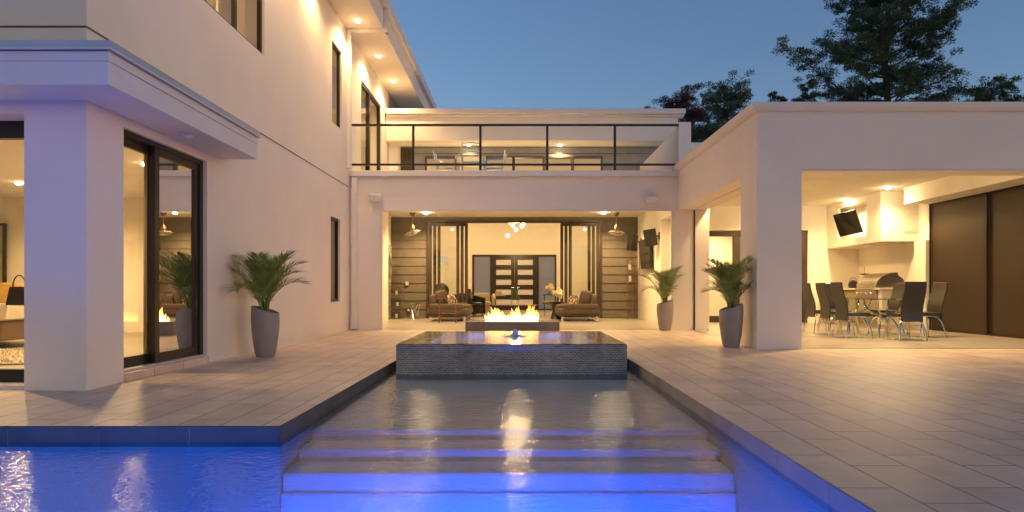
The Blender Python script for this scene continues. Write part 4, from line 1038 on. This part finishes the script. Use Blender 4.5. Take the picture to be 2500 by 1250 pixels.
# ------------------------------------------------------------------ kitchen of the wing
t = thing('outdoor_kitchen', 'white built-in counter along the niche of the dining wing', 'counter', (8.9, 16.1, 0))
def kp(g, name, m, **k): return g.build(name, m, t, world=True, **k)
GX, GY0, GY1 = 8.40, 14.93, 15.78
g = G(); g.box(8.36, 9.465, 14.70, GY0-.004, .925, .965); g.box(8.36, 9.465, GY1+.004, 17.64, .925, .965); kp(g, 'countertop', 'counter', bevel=.006, merge=False)
g = G(); g.box(8.44, 9.465, 14.74, GY0-.004, .10, .924); kp(g, 'end_cabinet', 'cabinet', bevel=.003)
g = G(); g.box(8.44, 9.465, GY1+.004, 17.64, .10, .924); kp(g, 'cabinet', 'olive', bevel=.003)
for k in range(3): g = G(); g.box(8.422, 8.439, 15.84+k*.6, 16.40+k*.6, .14, .90); o = kp(g, 'cabinet_door', 'olive', bevel=.003); g = G(); g.tube([(8.40, 15.9+k*.6, .6), (8.40, 15.9+k*.6, .75)], .008, 6); h = g.build('handle', 'steel', o)
g = G(); g.box(8.50, 9.465, 14.76, 17.64, 0, .099); kp(g, 'plinth', 'cabinet')
t = thing('gas_grill', 'stainless steel gas grill with a domed lid built into the counter', 'grill', (8.75, 15.35, 0))
g = G(); g.box(8.44, 9.1, GY0, GY1, .10, .70); kp(g, 'cart', 'steel', bevel=.004)
g = G(); g.slab([(8.36, GY0, .955), (8.36, GY1, .955), (8.40, GY1, .71), (8.40, GY0, .71)], -.05); kp(g, 'control_panel', 'steel', bevel=.004)
for k in range(4):
    yy = GY0+.12+k*.20; g = G(); g.lathe([(.032, 0), (.034, .02), (.022, .045), (.0, .047)], 16); o = g.build('knob', 'chrome', t, smooth=True); o.location = Vector((8.375, yy, .84))-t.location; o.rotation_euler = (0, R(-82), 0)
g = G(); g.box(8.40, 9.10, GY0+.01, GY1-.01, .956, .985); kp(g, 'body', 'steel', bevel=.003)
prof = [(8.40, .99)]+[(8.40+.50*(1-math.cos(a)), .99+.345*math.sin(a)) for a in [R(d) for d in range(8, 91, 8)]]+[(8.93, 1.335), (8.94, 1.27), (9.06, 1.18), (9.12, 1.05), (9.12, .99)]
g = G(); n = len(prof); vs = [(x, y, z) for y in (GY0+.01, GY1-.01) for x, z in prof]; g.add(vs, [tuple(range(n)), tuple(range(2*n-1, n-1, -1))]+[(k, (k+1) % n, n+(k+1) % n, n+k) for k in range(n)])
kp(g, 'lid', 'steel', bevel=.006)
g = G(); g.tube([(8.36, GY0+.08, 1.05), (8.36, GY1-.08, 1.05)], .016, 10); g.tube([(8.36, GY0+.12, 1.05), (8.42, GY0+.12, 1.06)], .01, 6); g.tube([(8.36, GY1-.12, 1.05), (8.42, GY1-.12, 1.06)], .01, 6); kp(g, 'lid_handle', 'chrome', smooth=True, merge=False)
for a, b, hy in ((GY0+.02, (GY0+GY1)/2-.004, (GY0+GY1)/2-.06), ((GY0+GY1)/2+.004, GY1-.02, (GY0+GY1)/2+.06)):
    g = G(); g.box(8.422, 8.439, a, b, .13, .66); o = kp(g, 'door', 'steel', bevel=.003)
    g = G(); g.tube([(8.42, hy, .30), (8.385, hy, .33), (8.375, hy, .42), (8.385, hy, .51), (8.42, hy, .54)], .010, 8); g.build('door_handle', 'chrome', o, smooth=True)
t = thing('tiered_stand', 'wire tiered fruit stand on the counter left of the grill', 'fruit stand', (8.85, 16.25, .966))
g = G(); g.tube([(0, 0, 0), (0, 0, .56)], .006, 6); g.build('pole', 'bronze', t)
for r_, z in ((.17, .06), (.13, .34)): g = G(); g.lathe([(r_*.3, z-.01), (r_, z+.03), (r_, z+.035), (r_*.3, z)], 24); g.build('tray', 'bronze', t, smooth=True)
t = thing('kettle', 'dark round kettle on the counter beside the fruit stand', 'kettle', (8.72, 16.55, .966))
g = G(); g.lathe([(.09, 0), (.12, .07), (.10, .17), (.03, .21), (0, .22)], 24); g.build('body', 'black', t, smooth=True); g = G(); g.tube([(-.09, 0, .16), (-.07, 0, .27), (.07, 0, .27), (.09, 0, .16)], .010, 7); g.build('handle', 'bronze', t, smooth=True)

# dining set
t = thing('dining_table', 'long glass topped dining table on curved chrome legs', 'dining table', (7.12, 12.95, 0))
TX, TY = .56, 1.05
g = G(); nseg = 10; ring = []
for cx_, cy_, a0 in ((TX-.2, TY-.2, 0), (-TX+.2, TY-.2, 90), (-TX+.2, -TY+.2, 180), (TX-.2, -TY+.2, 270)):
    for k in range(nseg+1): a = R(a0+90*k/nseg); ring.append((cx_+.2*math.cos(a), cy_+.2*math.sin(a)))
n = len(ring); g.add([(x, y, z) for z in (.735, .75) for x, y in ring], [tuple(range(n-1, -1, -1)), tuple(range(n, 2*n))]+[(k, (k+1) % n, n+(k+1) % n, n+k) for k in range(n)])
g.build('tabletop', 'glass_table', t)
g = G(); g.box(-.03, .03, -.62, .62, .38, .43); g.build('beam', 'black', t, bevel=.008)
for yy in (-.55, .55):
    g = G(); g.lathe([(.055, .33), (.06, .40), (.055, .47)], 16, (0, yy, 0)); g.build('hub', 'steel', t, smooth=True)
    for a in (45, 135, 225, 315):
        ca, sa = math.cos(R(a)), math.sin(R(a))
        g = G(); g.tube([(ca*r_, yy+sa*r_, z) for r_, z in ((.03, .40), (.12, .385), (.20, .31), (.265, .18), (.29, 0))], .018, 8); g.build('leg', 'chrome', t, smooth=True)
        g = G(); g.tube([(ca*r_, yy+sa*r_, z) for r_, z in ((.03, .42), (.16, .45), (.27, .53), (.33, .64), (.35, .733))], .016, 8); g.build('support_arm', 'chrome', t, smooth=True)
def dining_chair():
    t = thing('dining_chair', '', 'dining chair', (0, 0, 0), 0, 'black high back chairs round the glass table')
    g = G(); n = 12; w = .205; vs = []
    for i in range(n+1):
        s = i/n; z = .34+.72*s; y = -.20-.015*math.sin(s*math.pi*1.0)-.10*max(0, s-.25)**1.3+.03*math.sin(s*5); ww = w*(1-.06*abs(s-.5)*2)
        vs += [(-ww, y, z), (ww, y, z), (ww, y-.032, z), (-ww, y-.032, z)]
    fs = [(3, 2, 1, 0), tuple(range(4*n, 4*n+4))]
    for i in range(n):
        for k in range(4): a = i*4+k; b = i*4+(k+1) % 4; fs.append((a, b, b+4, a+4))
    g.add(vs, fs); g.build('backrest', 'leather', t, smooth=True, bevel=.008)
    g = G(); g.cush((0, .02, .455), (.21, .215, .035), k=7); g.build('seat', 'leather', t, smooth=True)
    g = G(); g.box(-.17, .17, -.19, .18, .405, .42); g.build('seat_frame', 'chrome', t)
    for sx in (-1, 1):
        for sy in (-1, 1):
            g = G(); g.tube([(sx*.10, sy*.10, .415), (sx*.16, sy*.155, .385), (sx*.205, sy*.20, .29), (sx*.235, sy*.235, .14), (sx*.245, sy*.25, 0)], .012, 7); g.build('leg', 'chrome', t, smooth=True)
    return t
ch0 = dining_chair()
seats = [(6.36, 12.10, -90, 'near left black chair at the glass table, back to the pillar'), (6.42, 12.85, -90, 'middle left black chair at the glass table'), (6.44, 13.55, -90, 'far left black chair at the glass table'),
         (7.80, 12.20, 90, 'near right black chair, by the dark sliding panels'), (7.80, 12.85, 90, 'middle right black chair, half hidden by the end chair'), (7.80, 13.52, 90, 'far right black chair, in front of the grill'),
         (7.07, 11.62, 0, 'black chair at the near end of the glass table, back to the pool'), (7.12, 14.35, 180, 'black chair at the far end of the glass table')]
for i, (x, y, a, lb) in enumerate(seats):
    o = ch0 if i == 0 else copy_tree(ch0)
    o.location = (x, y, .004); o.rotation_euler = (0, 0, R(a+random.uniform(-4, 4))); o['label'] = lb

# ------------------------------------------------------------------ balcony furniture
def metal_chair():
    t = thing('metal_chair', '', 'chair', (0, 0, 0), 0, 'silvery metal chairs on the balcony')
    for s in (-1, 1):
        g = G(); g.tube([(s*.25, .24, 0), (s*.25, .22, .42), (s*.25, .22, .64), (s*.25, .10, .66), (s*.25, -.22, .66)], .014, 7); g.build('arm', 'chrome', t, smooth=True)
        g = G(); g.tube([(s*.24, -.26, 0), (s*.24, -.20, .42), (s*.24, -.24, .66), (s*.22, -.30, .92)], .014, 7); g.build('back_leg', 'chrome', t, smooth=True)
    for k in range(5): z = .60+k*.07; g = G(); g.tube([(-.225, -.225-.3*(z-.6), z), (0, -.27-.3*(z-.6), z+.012), (.225, -.225-.3*(z-.6), z)], .010, 6); g.build('slat', 'chrome', t, smooth=True)
    g = G(); g.cush((0, 0, .43), (.24, .23, .03), k=6); g.build('seat', 'steel', t, smooth=True)
    g = G(); g.tube([(-.25, .22, .22), (.25, .22, .22)], .009, 6); g.tube([(-.24, -.22, .22), (.24, -.22, .22)], .009, 6); g.build('stretcher', 'chrome', t, merge=False)
    return t
m0 = metal_chair()
for i, (x, y, a, lb) in enumerate(((px(1088, 16.8), 16.8, -90, 'metal balcony chair at the left of the small table'), (px(1152, 16.0), 16.0, 0, 'metal balcony chair with its slatted back to the railing'), (px(1207, 16.8), 16.8, 90, 'metal balcony chair at the right of the small table'))):
    o = m0 if i == 0 else copy_tree(m0); o.location = (x, y, 3.661); o.rotation_euler = (0, 0, R(a)); o['label'] = lb
t = thing('balcony_table', 'small metal table between the balcony chairs', 'table', (px(1150, 16.8), 16.8, 3.661))
g = G(); g.box(-.40, .40, -.35, .35, .72, .75); g.build('tabletop', 'steel', t, bevel=.008)
for sx in (-1, 1):
    for sy in (-1, 1): g = G(); g.tube([(sx*.35, sy*.3, .72), (sx*.35, sy*.3, 0)], .016, 7); g.build('leg', 'chrome', t)

# ------------------------------------------------------------------ bedroom
bx, by = -7.3, 9.3
t = thing('bed', 'bed with pale duvet and brown velvet base behind the front window', 'bed', (bx-1.0, by, .075))
g = G(); g.box(-1.1, 1.05, -.9, 1.0, .12, .42); g.build('base', 'velvet', t, bevel=.02)
g = G(); g.cush((0, .05, .52), (1.1, .98, .13), k=7, nu=40, nv=16); g.build('duvet', 'duvet', t, smooth=True)
for sx in (-1, 1): g = G(); g.box(sx*.98-.04, sx*.98+.04, -.8, -.7, 0, .12); g.build('leg', 'black', t)
pillow('gold cushion on the bed', px(8, 9.2), 9.2, .83, (.30, .10, .19), (R(-30), 0, R(12)), 'gold_fabric')
t = thing('handbag', 'black handbag standing on the bed beside the gold cushion', 'handbag', (px(47, 8.9), 8.9, .70))
g = G(); g.slab([(-.16, -.05, 0), (.16, -.05, 0), (.12, -.03, .26), (-.12, -.03, .26)], -.10); g.build('body', 'black', t, bevel=.01)
g = G(); g.tube([(.09*math.cos(a), 0, .25+.17*math.sin(a)) for a in [math.pi*k/10 for k in range(11)]], .009, 7); g.build('handle', 'black', t, smooth=True)
g = G(); rr = random.Random(9)
g.cush((0, 0, .012), (1.5, .9, .014), k=8, nu=40)
for k in range(2600): x, y = rr.uniform(-1.45, 1.45), rr.uniform(-.85, .85); a = rr.uniform(0, 6.28); g.add([(x-.008*math.cos(a), y-.008*math.sin(a), .02), (x+.008*math.cos(a), y+.008*math.sin(a), .02), (x+rr.uniform(-.02, .02), y+rr.uniform(-.02, .02), .05)], [(0,1,2)])
o = g.build('rug', 'rug', merge=False); o.location = (bx+.3, 7.9, .076); tag(o, 'cream shag rug on the bedroom floor', 'rug')
t = thing('wardrobe_mirror', 'tall dark framed mirror on the back wall of the bedroom', 'mirror', (px(60, 12.55)-1.1, 12.55, .08))
g = G(); g.wall('y', -.05, 0, -.75, .75, 0, 2.15, [(-.70, .70, .05, 2.10)]); g.build('frame', 'black', t); g = G(); g.box(-.70, .70, -.03, -.01, .05, 2.10); g.build('glass', mat('mirror', (.55, .5, .42), .05, 1.0), t)

# ------------------------------------------------------------------ trees
def pine_tree(label, x, y, h, crown0, rad, seed, dens=1.0, m='pine', shape=None, name='pine_tree', cat='pine tree', lean=0, leaf=.075, group='trees behind the dining wing', branches=58, up=.25, asym=None):
    t = thing(name, label, cat, (x, y, 0), 0, group); rd = random.Random(seed); nr = np.random.RandomState(seed)
    g = G(); top = Vector((lean, 0, h))
    tp = [Vector((lean*(i/10)**1.5+.12*math.sin(i*1.3+seed), .1*math.cos(i), h*i/10)) for i in range(11)]
    g.tube(tp, [max(.02, .26*(h/17)*(1-.9*i/10)) for i in range(11)], 8); g.build('trunk', 'bark', t, smooth=True)
    def at(z): s = max(0, min(.999, z/h))*10; i = int(s); return tp[i].lerp(tp[i+1], s-i)
    gb = G(); V = []; ctrs = []
    for b in range(branches):
        u = (b+rd.random())/branches; z = crown0+(h-crown0)*u
        rr_ = (shape(u) if shape else (1-u)**.75)*rad*rd.uniform(.6, 1.1); az = b*2.39996+rd.uniform(-.4, .4); rr_ *= asym(u, math.cos(az)) if asym else 1
        p0 = at(z); d = Vector((math.cos(az), math.sin(az), 0)); pts = [p0]; nseg_ = 6; el = up*rd.uniform(-.2, 1.3)+.5*u
        for i in range(nseg_):
            s = (i+1)/nseg_; pts.append(p0+d*rr_*s+Vector((.15*math.sin(s*5+b), .15*math.cos(s*4+b), rr_*(el*s+.18*s*s)))*1.0)
        gb.tube(pts, [max(.008, .05*(1-u*.6)*(h/17)*(1-i/nseg_*.9)) for i in range(nseg_+1)], 5)
        nsub = max(3, int(rr_*5.6*dens))
        for k in range(nsub):
            s = rd.uniform(.25, 1.0)**.8; i = min(nseg_-1, int(s*nseg_)); c = pts[i].lerp(pts[i+1], s*nseg_-i)
            q = c+Vector((rd.gauss(0, .30), rd.gauss(0, .30), rd.gauss(.10, .20)))*(.4+.6*rad/4)
            gb.tube([c, q], [.012, .005], 4, cap=False); ctrs.append(q)
    gb.build('branches', 'bark', t, merge=False)
    C_ = np.array([tuple(c) for c in ctrs]); n = len(C_); per = int(85*dens)
    cen = np.repeat(C_, per, 0); off = nr.normal(0, 1, cen.shape); off /= np.linalg.norm(off, axis=1)[:, None]; off *= (nr.rand(len(cen), 1)**.5)*np.array([.30, .30, .17])*np.repeat(nr.uniform(.6, 1.25, (n, 1)), per, 0)*(.5+.5*rad/4)
    p = cen+off; d = off/(.001+np.linalg.norm(off, axis=1)[:, None])+nr.normal(0, .5, p.shape)+np.array([0, 0, .35]); d /= np.linalg.norm(d, axis=1)[:, None]
    s = np.cross(d, nr.normal(0, 1, p.shape)); s /= np.linalg.norm(s, axis=1)[:, None]
    L = leaf*nr.uniform(.7, 1.5, (len(p), 1)); W = L*.30
    vs = np.stack([p-s*W, p+s*W, p+s*W*.7+d*L*1.6, p-s*W*.7+d*L*1.6], 1).reshape(-1, 3)
    me = bpy.data.meshes.new('crown'); nf = len(p)
    me.from_pydata(vs.tolist(), [], np.arange(nf*4).reshape(-1, 4).tolist()); me.materials.append(M[m]); me.update()
    o = bpy.data.objects.new('crown', me); C.objects.link(o); o.parent = t
    return t
def big_shape(u):
    return 1.0 if u < .16 else .80 if u < .5 else .80*(1-(u-.5)/.55)+.05
def big_asym(u, cx):
    if u < .05: return .75
    if u < .22: return 1.28 if cx < -.5 else .85
    if .28 < u < .48: return 1.22 if cx > .3 else .80
    return 1.0
pine_tree('tall broad pine rising over the right end of the dining wing', px(2170, 30), 30, 19.0, 8.7, 3.7, 3, 1.5, 'pine', big_shape, leaf=.042, branches=82, asym=big_asym, up=.32)
pine_tree('low dark tree right of the tall pine', px(2405, 34), 34, 11.5, 7.6, 2.5, 8, 1.2, 'pine', lambda u: 1-.75*u*u, 'tree', 'tree', leaf=.046, branches=40)
pine_tree('upright green tree between the balcony and the dining wing', px(1768, 27), 27, 8.9, 3.6, 1.45, 14, 1.4, 'leafgreen', lambda u: 1.0-.45*u, 'tree', 'tree', leaf=.034, branches=90, up=.9)
pine_tree('reddish leaved tree behind the balcony cornice', px(1655, 31), 31, 9.7, 6.0, 1.8, 21, 1.6, 'leafred', lambda u: 1-.6*u*u, 'tree', 'tree', leaf=.036, branches=52, up=.8)
pine_tree('small tree peeking over the wing roof, left of the tall pine', px(1970, 36), 36, 12.3, 8.5, 1.2, 31, 1.2, 'leafgreen', lambda u: 1-.6*u, 'tree', 'tree', leaf=.05, branches=30, up=.7)
pine_tree('leafy twig tree tips just above the wing roof', px(1900, 38), 38, 12.5, 9.5, .8, 37, 1.0, 'leafgreen', lambda u: 1-.6*u, 'tree', 'tree', leaf=.05, branches=16, up=.9)
